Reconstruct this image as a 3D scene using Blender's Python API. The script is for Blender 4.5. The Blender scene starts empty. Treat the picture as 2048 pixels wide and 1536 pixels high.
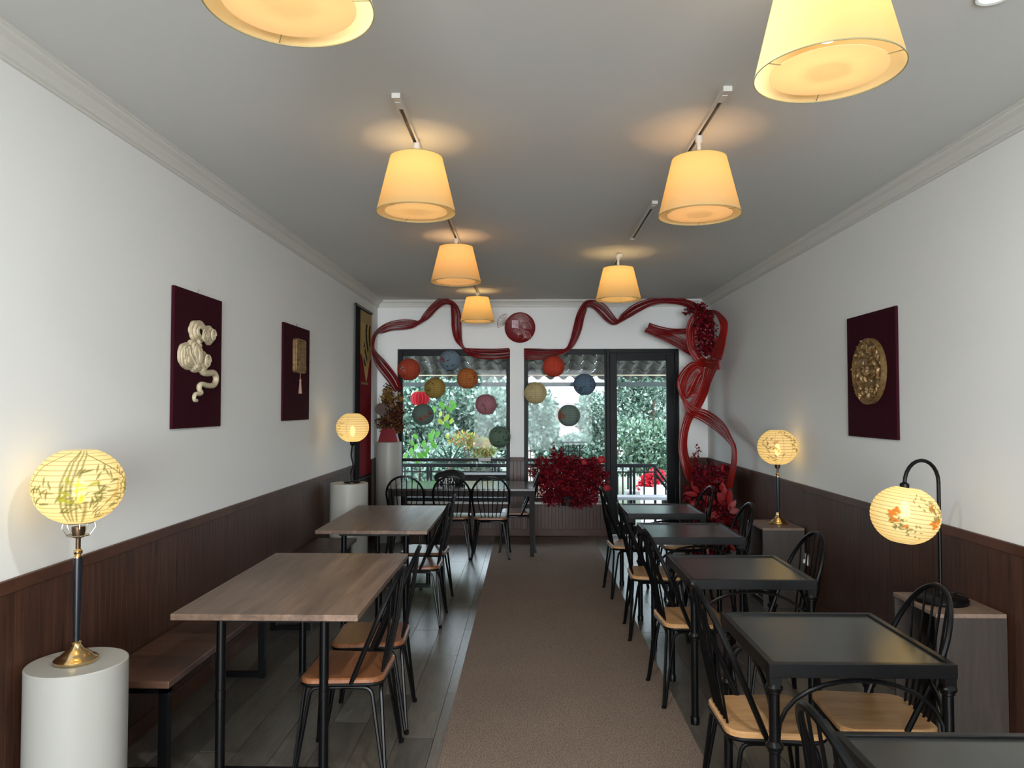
import bpy, bmesh, math, random
import numpy as np
from math import sin, cos, pi, radians, atan, sqrt
from mathutils import Vector, Matrix

random.seed(7)
RNG = np.random.default_rng(11)
SC = bpy.context.scene
COL = SC.collection

# ---------------------------------------------------------------- camera
F = 1480.0
CAM_H = 1.65
PITCH = atan(46 / F)
YAW = atan(32 / F)
cam_d = bpy.data.cameras.new('camera')
cam_d.sensor_width = 36
cam_d.lens = F * 36 / 2048
cam_d.clip_start = 0.05
cam_d.clip_end = 200
cam = bpy.data.objects.new('camera', cam_d)
COL.objects.link(cam)
cam.location = (0, 0, CAM_H)
cam.rotation_euler = (pi / 2 + PITCH, 0, YAW)
SC.camera = cam
CM = cam.rotation_euler.to_matrix()

# ---------------------------------------------------------------- colour management
SC.view_settings.view_transform = 'Standard'
SC.view_settings.look = 'None'
SC.view_settings.exposure = 0.0
SC.view_settings.gamma = 1.0
SC.view_settings.use_curve_mapping = False
SC.cycles.use_denoising = True
SC.cycles.max_bounces = 8
SC.cycles.diffuse_bounces = 5
SC.cycles.transparent_max_bounces = 16
SC.cycles.sample_clamp_indirect = 4.0
SC.cycles.caustics_reflective = False
SC.cycles.caustics_refractive = False

# ---------------------------------------------------------------- world: even overcast sky
W = bpy.data.worlds.new('overcast_sky')
SC.world = W
W.use_nodes = True
bgn = W.node_tree.nodes['Background']
bgn.inputs[0].default_value = (0.80, 0.90, 1.0, 1)
bgn.inputs[1].default_value = 9.4

XL, XR, YF, YB, HC = -1.95, 2.30, 9.54, -6.0, 3.03   # room: left, right, far, behind, ceiling


def area_light(name, loc, rot, sx, sy, power, color):
    l = bpy.data.lights.new(name, 'AREA')
    l.shape = 'RECTANGLE'
    l.size = sx
    l.size_y = sy
    l.energy = power
    l.color = color
    o = bpy.data.objects.new(name, l)
    o.location = loc
    o.rotation_euler = rot
    COL.objects.link(o)
    return o


# unseen fill light added behind the camera, set in an assumed opening
area_light('rear_fill_light', (0.17, YB + 0.12, 1.55), (radians(90), 0, 0), 4.0, 2.7, 740, (0.93, 0.98, 1.0))
# recessed downlight, top right of frame; the unseen rest are added fill
DOWN = [(1.565, 2.475, 7), (0.15, 2.15, 52), (0.15, 0.7, 36), (0.15, -1.2, 34), (0.15, -3.2, 34)]
for _x, _y, _w in DOWN:
    _l = bpy.data.lights.new('downlight_beam', 'AREA')
    _l.shape = 'DISK'
    _l.size = 0.09
    _l.energy = _w * 0.5
    _l.color = (0.95, 0.98, 1.0)
    _o = bpy.data.objects.new('downlight_beam', _l)
    _o.location = (_x, _y, HC - 0.012)
    COL.objects.link(_o)


def point_light(name, loc, power, color, radius, parent=None):
    l = bpy.data.lights.new(name, 'POINT')
    l.energy = power
    l.color = color
    l.shadow_soft_size = radius
    o = bpy.data.objects.new(name, l)
    o.location = loc
    COL.objects.link(o)
    if parent:
        o.parent = parent
    return o


PEND_W, LANT_W = 1.2, 1.6
WARM = (1.0, 0.68, 0.34)


# ---------------------------------------------------------------- helpers
def P(px, py, Y):
    """World point on the plane y=Y seen at pixel px,py of the 2048x1536 frame."""
    d = CM @ Vector(((px - 1024) / F, (768 - py) / F, -1))
    t = Y / d.y
    return Vector((d.x * t, Y, CAM_H + d.z * t))


def PX(px, py, X):
    """World point on the plane x=X seen at that pixel."""
    d = CM @ Vector(((px - 1024) / F, (768 - py) / F, -1))
    t = X / d.x
    return Vector((X, d.y * t, CAM_H + d.z * t))


def lin(c):
    out = []
    for v in c[:3]:
        v = v / 255.0
        out.append(v / 12.92 if v <= 0.04045 else ((v + 0.055) / 1.055) ** 2.4)
    return tuple(out) + (1.0,)


def new_mat(name):
    m = bpy.data.materials.new(name)
    m.use_nodes = True
    nt = m.node_tree
    return m, nt, nt.nodes['Principled BSDF']


def node(nt, kind, **kw):
    n = nt.nodes.new(kind)
    for k, v in kw.items():
        setattr(n, k, v)
    return n


def plain(name, rgb, rough=0.5, metal=0.0, bump=0.0, bscale=80.0, vary=0.0, vscale=6.0, spec=None, coat=0.0):
    m, nt, b = new_mat(name)
    b.inputs['Base Color'].default_value = lin(rgb)
    b.inputs['Roughness'].default_value = rough
    b.inputs['Metallic'].default_value = metal
    if spec is not None:
        b.inputs['Specular IOR Level'].default_value = spec
    if coat:
        b.inputs['Coat Weight'].default_value = coat
        b.inputs['Coat Roughness'].default_value = 0.1
    tc = node(nt, 'ShaderNodeTexCoord')
    if vary:
        n = node(nt, 'ShaderNodeTexNoise')
        n.inputs['Scale'].default_value = vscale
        n.inputs['Detail'].default_value = 5
        nt.links.new(tc.outputs['Object'], n.inputs['Vector'])
        r = node(nt, 'ShaderNodeValToRGB')
        c = lin(rgb)
        r.color_ramp.elements[0].position = 0.3
        r.color_ramp.elements[1].position = 0.7
        r.color_ramp.elements[0].color = tuple(v * (1 - vary) for v in c[:3]) + (1,)
        r.color_ramp.elements[1].color = tuple(min(1, v * (1 + vary)) for v in c[:3]) + (1,)
        nt.links.new(n.outputs['Fac'], r.inputs[0])
        nt.links.new(r.outputs[0], b.inputs['Base Color'])
    if bump:
        n = node(nt, 'ShaderNodeTexNoise')
        n.inputs['Scale'].default_value = bscale
        n.inputs['Detail'].default_value = 4
        nt.links.new(tc.outputs['Object'], n.inputs['Vector'])
        bp = node(nt, 'ShaderNodeBump')
        bp.inputs['Strength'].default_value = bump
        bp.inputs['Distance'].default_value = 0.01
        nt.links.new(n.outputs['Fac'], bp.inputs['Height'])
        nt.links.new(bp.outputs[0], b.inputs['Normal'])
    return m


def wood(name, c1, c2, stretch=(1, 1, 14), scale=6.0, rough=0.4, strips=0.0, strip_axis=0, rand=0.0, bump=0.05, spec=None):
    """Grain: noise squeezed across the board; optional printed strips; optional tone change per object."""
    m, nt, b = new_mat(name)
    tc = node(nt, 'ShaderNodeTexCoord')
    oi = node(nt, 'ShaderNodeObjectInfo')
    add = node(nt, 'ShaderNodeVectorMath', operation='ADD')
    mul = node(nt, 'ShaderNodeMath', operation='MULTIPLY')
    mul.inputs[1].default_value = 37.0 if rand else 0.0
    nt.links.new(oi.outputs['Random'], mul.inputs[0])
    nt.links.new(tc.outputs['Object'], add.inputs[0])
    nt.links.new(mul.outputs[0], add.inputs[1])
    mp = node(nt, 'ShaderNodeMapping')
    mp.inputs['Scale'].default_value = tuple(1.0 / s for s in stretch)
    nt.links.new(add.outputs[0], mp.inputs[0])
    n = node(nt, 'ShaderNodeTexNoise')
    n.inputs['Scale'].default_value = scale * 4
    n.inputs['Detail'].default_value = 8
    n.inputs['Roughness'].default_value = 0.65
    n.inputs['Distortion'].default_value = 0.6
    nt.links.new(mp.outputs[0], n.inputs['Vector'])
    r = node(nt, 'ShaderNodeValToRGB')
    r.color_ramp.elements[0].position = 0.32
    r.color_ramp.elements[1].position = 0.68
    r.color_ramp.elements[0].color = lin(c1)
    r.color_ramp.elements[1].color = lin(c2)
    nt.links.new(n.outputs['Fac'], r.inputs[0])
    col = r.outputs[0]
    if strips:
        sx = node(nt, 'ShaderNodeSeparateXYZ')
        nt.links.new(tc.outputs['Object'], sx.inputs[0])
        dv = node(nt, 'ShaderNodeMath', operation='DIVIDE')
        dv.inputs[1].default_value = strips
        nt.links.new(sx.outputs[strip_axis], dv.inputs[0])
        fl = node(nt, 'ShaderNodeMath', operation='FLOOR')
        nt.links.new(dv.outputs[0], fl.inputs[0])
        wn = node(nt, 'ShaderNodeTexWhiteNoise', noise_dimensions='1D')
        nt.links.new(fl.outputs[0], wn.inputs['W'])
        mr = node(nt, 'ShaderNodeMapRange')
        mr.inputs[3].default_value = 0.78
        mr.inputs[4].default_value = 1.2
        nt.links.new(wn.outputs[0], mr.inputs[0])
        hs = node(nt, 'ShaderNodeHueSaturation')
        nt.links.new(mr.outputs[0], hs.inputs['Value'])
        nt.links.new(col, hs.inputs['Color'])
        col = hs.outputs[0]
    if rand:
        mr = node(nt, 'ShaderNodeMapRange')
        mr.inputs[3].default_value = 1 - rand
        mr.inputs[4].default_value = 1 + rand
        nt.links.new(oi.outputs['Random'], mr.inputs[0])
        hs = node(nt, 'ShaderNodeHueSaturation')
        nt.links.new(mr.outputs[0], hs.inputs['Value'])
        nt.links.new(col, hs.inputs['Color'])
        col = hs.outputs[0]
    nt.links.new(col, b.inputs['Base Color'])
    b.inputs['Roughness'].default_value = rough
    if spec is not None:
        b.inputs['Specular IOR Level'].default_value = spec
    bp = node(nt, 'ShaderNodeBump')
    bp.inputs['Strength'].default_value = bump
    bp.inputs['Distance'].default_value = 0.004
    nt.links.new(n.outputs['Fac'], bp.inputs['Height'])
    nt.links.new(bp.outputs[0], b.inputs['Normal'])
    return m


def attr_mat(name, rough=0.6, translucent=0.0, clear=0.0, rgb=None, spec=0.3, emit=0.0):
    """Colour from the mesh's own print layer ('print'); translucent for paper and cloth with a lamp behind."""
    m, nt, b = new_mat(name)
    if rgb is None:
        a = node(nt, 'ShaderNodeAttribute', attribute_name='print')
        csock = a.outputs['Color']
        nt.links.new(csock, b.inputs['Base Color'])
    else:
        csock = None
        b.inputs['Base Color'].default_value = lin(rgb)
    b.inputs['Roughness'].default_value = rough
    b.inputs['Specular IOR Level'].default_value = spec
    out = nt.nodes['Material Output']
    last = b.outputs[0]
    if translucent:
        t = node(nt, 'ShaderNodeBsdfTranslucent')
        if csock:
            nt.links.new(csock, t.inputs[0])
        else:
            t.inputs[0].default_value = lin(rgb)
        mx = node(nt, 'ShaderNodeMixShader')
        mx.inputs[0].default_value = translucent
        nt.links.new(last, mx.inputs[1])
        nt.links.new(t.outputs[0], mx.inputs[2])
        last = mx.outputs[0]
    if clear:
        tr = node(nt, 'ShaderNodeBsdfTransparent')
        if csock:
            nt.links.new(csock, tr.inputs[0])
        else:
            tr.inputs[0].default_value = lin(rgb)
        mx = node(nt, 'ShaderNodeMixShader')
        mx.inputs[0].default_value = clear
        nt.links.new(last, mx.inputs[1])
        nt.links.new(tr.outputs[0], mx.inputs[2])
        last = mx.outputs[0]
    nt.links.new(last, out.inputs['Surface'])
    return m


def emissive(name, rgb, strength):
    m, nt, b = new_mat(name)
    b.inputs['Base Color'].default_value = lin(rgb)
    b.inputs['Emission Color'].default_value = lin(rgb)
    b.inputs['Emission Strength'].default_value = strength
    return m


def glass_mat(name, tint=(0.93, 0.96, 0.96)):
    m, nt, b = new_mat(name)
    nt.nodes.remove(b)
    tr = node(nt, 'ShaderNodeBsdfTransparent')
    tr.inputs[0].default_value = tint + (1,)
    gl = node(nt, 'ShaderNodeBsdfGlossy')
    gl.inputs['Roughness'].default_value = 0.02
    fr = node(nt, 'ShaderNodeFresnel')
    fr.inputs[0].default_value = 1.15
    mx = node(nt, 'ShaderNodeMixShader')
    nt.links.new(fr.outputs[0], mx.inputs[0])
    nt.links.new(tr.outputs[0], mx.inputs[1])
    nt.links.new(gl.outputs[0], mx.inputs[2])
    nt.links.new(mx.outputs[0], nt.nodes['Material Output'].inputs['Surface'])
    return m


class MB:
    """Collects shapes and links them as ONE mesh object."""

    def __init__(s):
        s.v, s.f, s.sm, s.c = [], [], [], []

    def _add(s, vs, fs, smooth=False, col=None):
        o = len(s.v)
        s.v += [tuple(v) for v in vs]
        s.f += [tuple(i + o for i in f) for f in fs]
        s.sm += [smooth] * len(fs)
        s.c += [col] * len(vs)
        return s

    def box(s, a, b, rot=None, at=None):
        (x0, y0, z0), (x1, y1, z1) = a, b
        vs = [Vector(p) for p in ((x0, y0, z0), (x1, y0, z0), (x1, y1, z0), (x0, y1, z0), (x0, y0, z1), (x1, y0, z1), (x1, y1, z1), (x0, y1, z1))]
        if rot is not None:
            vs = [rot @ v for v in vs]
        if at is not None:
            vs = [v + Vector(at) for v in vs]
        return s._add(vs, [(0, 3, 2, 1), (4, 5, 6, 7), (0, 1, 5, 4), (1, 2, 6, 5), (2, 3, 7, 6), (3, 0, 4, 7)])

    def tube(s, pts, r, n=8, closed=False, flat=None):
        pts = [Vector(p) for p in pts]
        k = len(pts)
        rs = r if isinstance(r, (list, tuple)) else [r] * k
        vs, fs = [], []
        prev = None
        for i, p in enumerate(pts):
            if closed:
                t = (pts[(i + 1) % k] - pts[i - 1]).normalized()
            else:
                t = (pts[min(i + 1, k - 1)] - pts[max(i - 1, 0)]).normalized()
            if prev is None:
                u = t.orthogonal().normalized() if flat is None else (Vector(flat) - t * t.dot(Vector(flat))).normalized()
            else:
                u = (prev - t * t.dot(prev))
                u = u.normalized() if u.length > 1e-6 else t.orthogonal().normalized()
            prev = u
            w = t.cross(u)
            for j in range(n):
                a = 2 * pi * j / n
                vs.append(p + (u * cos(a) + w * sin(a)) * rs[i])
        m = k if closed else k - 1
        for i in range(m):
            for j in range(n):
                a, b2 = i * n + j, i * n + (j + 1) % n
                c, d = ((i + 1) % k) * n + (j + 1) % n, ((i + 1) % k) * n + j
                fs.append((a, b2, c, d))
        if not closed:
            fs.append(tuple(range(n))[::-1])
            fs.append(tuple((k - 1) * n + j for j in range(n)))
        return s._add(vs, fs, True)

    def lathe(s, prof, n=32, at=(0, 0, 0), cap=True, sx=1.0, sy=1.0):
        vs, fs = [], []
        for (r, z) in prof:
            for j in range(n):
                a = 2 * pi * j / n
                vs.append((at[0] + r * cos(a) * sx, at[1] + r * sin(a) * sy, at[2] + z))
        for i in range(len(prof) - 1):
            for j in range(n):
                fs.append((i * n + j, i * n + (j + 1) % n, (i + 1) * n + (j + 1) % n, (i + 1) * n + j))
        if cap:
            if prof[0][0] > 1e-5:
                fs.append(tuple(range(n))[::-1])
            if prof[-1][0] > 1e-5:
                fs.append(tuple((len(prof) - 1) * n + j for j in range(n)))
        return s._add(vs, fs, True)

    def prism(s, outline, z0, z1, M=None, smooth=False):
        n = len(outline)
        vs = [Vector((x, y, z0)) for x, y in outline] + [Vector((x, y, z1)) for x, y in outline]
        if M is not None:
            vs = [M @ v for v in vs]
        fs = [tuple(range(n))[::-1], tuple(range(n, 2 * n))]
        fs += [(i, (i + 1) % n, n + (i + 1) % n, n + i) for i in range(n)]
        return s._add(vs, fs, smooth)

    def build(s, name, m, parent=None, bevel=0.0, loc=None, rot=None):
        me = bpy.data.meshes.new(name)
        me.from_pydata(s.v, [], s.f)
        me.polygons.foreach_set('use_smooth', s.sm)
        if any(c is not None for c in s.c):
            ca = me.color_attributes.new('print', 'FLOAT_COLOR', 'POINT')
            arr = np.ones((len(s.v), 4), dtype=np.float32)
            for i, c in enumerate(s.c):
                if c is not None:
                    arr[i, :3] = c[:3]
            ca.data.foreach_set('color', arr.ravel())
        me.materials.append(m)
        me.update()
        if any(s.sm) and hasattr(me, 'set_sharp_from_angle'):
            me.set_sharp_from_angle(angle=radians(40))
        o = bpy.data.objects.new(name, me)
        COL.objects.link(o)
        if parent is not None:
            o.parent = parent
        if loc is not None:
            o.location = loc
        if rot is not None:
            o.rotation_euler = rot
        if bevel:
            bv = o.modifiers.new('bevel', 'BEVEL')
            bv.width = bevel
            bv.segments = 2
            bv.limit_method = 'ANGLE'
        return o


def tag(o, label=None, cat=None, group=None, kind=None):
    if label:
        o['label'] = label
    if cat:
        o['category'] = cat
    if group:
        o['group'] = group
    if kind:
        o['kind'] = kind
    return o


def thing(name, label, cat, loc=(0, 0, 0), rz=0.0, group=None, kind=None):
    o = bpy.data.objects.new(name, None)
    o.empty_display_size = 0.1
    COL.objects.link(o)
    o.location = loc
    o.rotation_euler = (0, 0, rz)
    return tag(o, label, cat, group, kind)


def copy_tree(o, parent=None):
    c = o.copy()
    COL.objects.link(c)
    c.parent = parent
    for ch in list(o.children):
        copy_tree(ch, c)
    return c


def struct(o):
    o['kind'] = 'structure'
    return o


def rrect(w, d, r, n=5):
    pts = []
    for cx, cy, a0 in ((w / 2 - r, d / 2 - r, 0), (-w / 2 + r, d / 2 - r, 90), (-w / 2 + r, -d / 2 + r, 180), (w / 2 - r, -d / 2 + r, 270)):
        for i in range(n + 1):
            a = radians(a0 + 90 * i / n)
            pts.append((cx + r * cos(a), cy + r * sin(a)))
    return pts


def smooth_path(pts, per=6):
    """Catmull-Rom through the points."""
    pts = [Vector(p) for p in pts]
    out = []
    for i in range(len(pts) - 1):
        p0, p1, p2, p3 = pts[max(i - 1, 0)], pts[i], pts[i + 1], pts[min(i + 2, len(pts) - 1)]
        for k in range(per):
            t = k / per
            out.append(0.5 * ((2 * p1) + (p2 - p0) * t + (2 * p0 - 5 * p1 + 4 * p2 - p3) * t * t + (3 * p1 - p0 - 3 * p2 + p3) * t ** 3))
    out.append(pts[-1])
    return out


def fillet(pts, r, n=4):
    """Round the corners of a polyline."""
    pts = [Vector(p) for p in pts]
    out = [pts[0]]
    for i in range(1, len(pts) - 1):
        a, b, c = pts[i - 1], pts[i], pts[i + 1]
        ra = min(r, (a - b).length * 0.45, (c - b).length * 0.45)
        s = b + (a - b).normalized() * ra
        e = b + (c - b).normalized() * ra
        for k in range(n + 1):
            t = k / n
            out.append(s * (1 - t) ** 2 + b * 2 * t * (1 - t) + e * t * t)
    out.append(pts[-1])
    return out


# ---------------------------------------------------------------- materials
M = {}
M['wall'] = plain('wall_paint', (231, 232, 230), 0.75, bump=0.02, bscale=60)
M['ceil'] = plain('ceiling_paint', (206, 207, 204), 0.8, bump=0.02, bscale=40)
M['crown'] = plain('crown_paint', (210, 209, 203), 0.6)
M['wains'] = wood('wainscot_wood', (42, 24, 16), (78, 48, 34), stretch=(1, 1, 16), scale=9, rough=0.42, rand=0.10, bump=0.10, spec=0.35)
M['rail'] = wood('wainscot_rail_wood', (58, 33, 22), (84, 52, 37), stretch=(12, 12, 12), scale=9, rough=0.45, spec=0.3)
M['plank'] = wood('floor_plank', (74, 69, 62), (104, 97, 88), stretch=(1, 9, 1), scale=14, rough=0.29, rand=0.3, bump=0.10, spec=0.95)
M['sub'] = plain('subfloor', (30, 27, 25), 0.8)
M['metal'] = plain('black_metal', (6, 6, 7), 0.36, 0.0, spec=0.2)
M['metal_worn'] = plain('black_table_metal', (7, 7, 8), 0.30, 0.0, vary=0.5, vscale=30, spec=0.28, bump=0.05, bscale=30)
M['black_top'] = plain('black_tabletop', (40, 41, 39), 0.25, 0.0, bump=0.06, bscale=9, vary=0.25, vscale=8, spec=0.7)
M['frame'] = plain('window_frame_black', (9, 10, 12), 0.45, spec=0.15)
M['table_wood'] = wood('table_wood', (92, 72, 58), (132, 108, 92), stretch=(1, 11, 1), scale=5, rough=0.36, strips=0.13, strip_axis=0, bump=0.04, spec=0.4)
M['bench_wood'] = wood('bench_wood', (62, 41, 31), (92, 64, 50), stretch=(7, 1, 1), scale=5, rough=0.4, strips=0.17, strip_axis=1, bump=0.04, spec=0.4)
M['seat_brown'] = wood('seat_brown_wood', (104, 63, 40), (142, 92, 60), stretch=(8, 1, 1), scale=6, rough=0.28, bump=0.05, spec=0.5)
M['seat_tan'] = wood('seat_tan_wood', (165, 120, 76), (196, 152, 104), stretch=(1, 8, 1), scale=5, rough=0.35, bump=0.03, spec=0.4)
M['cab_top'] = wood('cabinet_top_wood', (100, 82, 70), (124, 104, 90), stretch=(1, 9, 1), scale=6, rough=0.45)
M['cab'] = wood('cabinet_wood', (40, 33, 28), (58, 48, 41), stretch=(1, 1, 14), scale=7, rough=0.5)
M['white_ped'] = plain('pedestal_white', (160, 158, 151), 0.4, spec=0.3)
M['brass'] = plain('brass', (232, 202, 150), 0.16, 1.0)
M['chrome'] = plain('chrome', (190, 185, 175), 0.15, 1.0)
M['bronze'] = plain('bronze_stem', (84, 66, 48), 0.35, 0.8)
M['maroon'] = plain('maroon_cloth', (50, 10, 23), 0.85, bump=0.1, bscale=500, spec=0.1)
M['cream'] = plain('cream_plaster', (196, 182, 152), 0.55, bump=0.05, bscale=60)
M['gilt'] = plain('gilt_carving', (126, 98, 60), 0.42, 0.35, vary=0.4, vscale=40)
M['tassel'] = plain('pink_tassel', (170, 128, 112), 0.8)
M['white_track'] = plain('white_track', (205, 202, 196), 0.4)
M['dark_slot'] = plain('track_slot', (50, 46, 42), 0.5)
M['red_rod'] = plain('red_rods', (112, 10, 16), 0.36, spec=0.35)
M['red_rod2'] = plain('bright_red_rods', (140, 20, 14), 0.36, spec=0.35)
M['red_disc'] = plain('red_lacquer_disc', (104, 6, 12), 0.4, spec=0.25)
M['pinkwhite'] = plain('pale_pink_metal', (190, 150, 152), 0.45, 0.2)
M['vase'] = plain('red_vase', (118, 14, 26), 0.5, spec=0.25)
M['glass'] = glass_mat('window_glass')
M['shade'] = attr_mat('shade_linen', 0.8, translucent=0.62, rgb=(232, 202, 148), spec=0.1)
M['diffuser'] = attr_mat('diffuser_paper', 0.8, translucent=0.7, rgb=(255, 244, 222), spec=0.1)
M['paper_lit'] = attr_mat('lamp_paper', 0.8, translucent=0.62, clear=0.15, spec=0.1)
M['paper'] = attr_mat('lantern_paper', 0.8, translucent=0.55, spec=0.15)
M['print'] = attr_mat('painted_cloth', 0.8, spec=0.1)
M['leaf'] = attr_mat('leaf', 0.55, translucent=0.3, spec=0.3)
M['bulb'] = emissive('bulb_glow', (255, 214, 140), 10)
M['downlight'] = emissive('downlight_glow', (235, 255, 255), 12)
M['trimwhite'] = plain('white_plastic', (220, 220, 216), 0.4)


def carpet_mat():
    m, nt, b = new_mat('brown_carpet')
    tc = node(nt, 'ShaderNodeTexCoord')
    n = node(nt, 'ShaderNodeTexNoise')
    n.inputs['Scale'].default_value = 160
    n.inputs['Detail'].default_value = 4
    n2 = node(nt, 'ShaderNodeTexNoise')
    n2.inputs['Scale'].default_value = 2.0
    nt.links.new(tc.outputs['Object'], n.inputs['Vector'])
    nt.links.new(tc.outputs['Object'], n2.inputs['Vector'])
    r = node(nt, 'ShaderNodeValToRGB')
    r.color_ramp.elements[0].position = 0.36
    r.color_ramp.elements[1].position = 0.64
    r.color_ramp.elements[0].color = lin((92, 78, 69))
    r.color_ramp.elements[1].color = lin((142, 124, 110))
    nt.links.new(n.outputs['Fac'], r.inputs[0])
    mr = node(nt, 'ShaderNodeMapRange')
    mr.inputs[3].default_value = 0.9
    mr.inputs[4].default_value = 1.1
    nt.links.new(n2.outputs['Fac'], mr.inputs[0])
    hs = node(nt, 'ShaderNodeHueSaturation')
    nt.links.new(mr.outputs[0], hs.inputs['Value'])
    nt.links.new(r.outputs[0], hs.inputs['Color'])
    nt.links.new(hs.outputs[0], b.inputs['Base Color'])
    b.inputs['Roughness'].default_value = 0.95
    b.inputs['Specular IOR Level'].default_value = 0.1
    bp = node(nt, 'ShaderNodeBump')
    bp.inputs['Strength'].default_value = 0.6
    bp.inputs['Distance'].default_value = 0.004
    nt.links.new(n.outputs['Fac'], bp.inputs['Height'])
    nt.links.new(bp.outputs[0], b.inputs['Normal'])
    return m


M['carpet'] = carpet_mat()

# ================================================================ ROOM SHELL
T = 0.16
floor = struct(MB().box((XL - T, YB - T, -0.10), (XR + T, YF + 0.16, -0.012)).build('floor', M['sub']))
PW, PL = 0.185, 1.22
pl_w = {}


def plank_mesh(w, l):
    key = (round(w, 3), round(l, 3))
    if key not in pl_w:
        g = 0.0012
        o = MB()
        o.box((g, g, -0.012), (w - g, l - g, -0.0008))
        o.box((g + 0.0015, g + 0.0015, -0.0008), (w - g - 0.0015, l - g - 0.0015, 0.0))
        ob = o.build('plank', M['plank'])
        pl_w[key] = ob.data
        bpy.data.objects.remove(ob)
    return pl_w[key]


ci = 0
x = XL
while x < XR - 0.01:
    w = min(PW, XR - x)
    under = (x > -0.33 and x + w < 0.76)
    if not under:
        y = 0.7 - random.random() * PL
        while y < YF - 0.01:
            y1 = min(y + PL, YF)
            if y1 - y > 0.03:
                o = bpy.data.objects.new('plank', plank_mesh(w, y1 - y))
                o.location = (x, y, 0)
                o.parent = floor
                COL.objects.link(o)
            y += PL
    x += w
# floor between planks and the wall behind the camera
MB().box((XL, YB, -0.012), (XR, -0.52, 0)).build('floor_cover', M['plank'], floor)

struct(MB().box((XL - T, YB - T, HC), (XR + T, YF + 0.16, HC + 0.12)).build('ceiling', M['ceil']))
wall_l = struct(MB().box((XL - T, YB - T, 0), (XL, YF + 0.16, HC)).build('wall_left', M['wall']))
wall_r = struct(MB().box((XR, YB - T, 0), (XR + T, YF + 0.16, HC)).build('wall_right', M['wall']))

# far wall with its openings
ZT, ZS = 2.40, 0.41
wx0, wx1 = P(795, 700, YF).x, P(1020, 700, YF).x
cx0, cx1 = P(1048, 700, YF).x, P(1213, 700, YF).x
dx1 = P(1358, 700, YF).x
fw = MB()
fw.box((XL, YF, 0), (wx0, YF + 0.16, HC))
fw.box((wx1, YF, 0), (cx0, YF + 0.16, HC))
fw.box((dx1, YF, 0), (XR, YF + 0.16, HC))
fw.box((wx0, YF, ZT), (wx1, YF + 0.16, HC))
fw.box((cx0, YF, ZT), (dx1, YF + 0.16, HC))
fw.box((wx0, YF, 0), (wx1, YF + 0.16, ZS))
fw.box((cx0, YF, 0), (cx1, YF + 0.16, ZS))
wall_f = struct(fw.build('wall_back', M['wall']))
# wall behind the camera, with an assumed opening for the added fill light
bw = MB()
bw.box((XL, YB - T, 0), (-1.75, YB, HC)).box((2.0, YB - T, 0), (XR, YB, HC)).box((-1.75, YB - T, 2.8), (2.0, YB, HC)).box((-1.75, YB - T, 0), (2.0, YB, 0.3))
struct(bw.build('wall_front', M['wall']))

# ---- wainscot panels with real flutes
ZW = 1.005


def fluted(name, p0, p1, nrm, z0, z1, parent):
    """Fluted sheet from p0 to p1 (xy), facing nrm."""
    p0, p1, nrm = Vector(p0), Vector(p1), Vector(nrm)
    L = (p1 - p0).length
    d = (p1 - p0).normalized()
    k = max(1, round(L / 0.045))
    prof = []
    for i in range(k):
        a, b = L * i / k, L * (i + 1) / k
        prof += [(a + 0.0025, 0.012), (b - 0.0025, 0.012), (b, 0.0112)]
    prof = [(0.0, 0.0), (0.0, 0.012)] + prof[:-1] + [(L, 0.012), (L, 0.0)]
    o = MB()
    vs = []
    for z in (z0, z1):
        for (s, t) in prof:
            q = p0 + d * s + nrm * t
            vs.append((q.x, q.y, z))
    n = len(prof)
    fs = [(i, i + 1, n + i + 1, n + i) for i in range(n - 1)]
    fs += [tuple(range(n, 2 * n))]
    o._add(vs, fs)
    return o.build(name, M['wains'], parent)


def wainscot(a, b, fixed, axis, nrm, parent, z0=0.09, z1=ZW - 0.05, step=1.2):
    k = max(1, round(abs(b - a) / step))
    for i in range(k):
        s, e = a + (b - a) * i / k + 0.0015, a + (b - a) * (i + 1) / k - 0.0015
        if axis == 'y':
            fluted('wainscot_panel', (fixed, s), (fixed, e), nrm, z0, z1, parent)
        else:
            fluted('wainscot_panel', (s, fixed), (e, fixed), nrm, z0, z1, parent)


wainscot(YB, YF, XL, 'y', (1, 0), wall_l)
wainscot(YB, YF, XR, 'y', (-1, 0), wall_r)
wainscot(XL, wx0, YF, 'x', (0, -1), wall_f)
wainscot(wx1, cx0, YF, 'x', (0, -1), wall_f)
wainscot(dx1, XR, YF, 'x', (0, -1), wall_f)
wainscot(wx0, wx1, YF, 'x', (0, -1), wall_f, z1=ZS)
wainscot(cx0, cx1, YF, 'x', (0, -1), wall_f, z1=ZS)


def strip(name, a, b, bev=0.003, mat='rail'):
    return struct(MB().box(a, b).build(name, M[mat], bevel=bev))


strip('trim_1', (XL, YB, ZW - 0.05), (XL + 0.020, YF, ZW))
strip('trim_2', (XR - 0.020, YB, ZW - 0.05), (XR, YF, ZW))
strip('trim_3', (XL + 0.02, YF - 0.020, ZW - 0.05), (wx0, YF, ZW))
strip('trim_4', (wx1, YF - 0.020, ZW - 0.05), (cx0, YF, ZW))
strip('trim_5', (dx1, YF - 0.020, ZW - 0.05), (XR - 0.02, YF, ZW))
strip('baseboard_left', (XL, YB, 0), (XL + 0.018, YF, 0.09))
strip('baseboard_right', (XR - 0.018, YB, 0), (XR, YF, 0.09))
strip('baseboard_back', (XL + 0.02, YF - 0.018, 0), (cx1, YF, 0.09))
# window ledges
strip('trim_6', (wx0, YF - 0.035, ZS - 0.002), (wx1, YF + 0.05, ZS + 0.022), mat='trimwhite')
strip('trim_7', (cx0, YF - 0.035, ZS - 0.002), (cx1, YF + 0.05, ZS + 0.022), mat='trimwhite')

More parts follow.
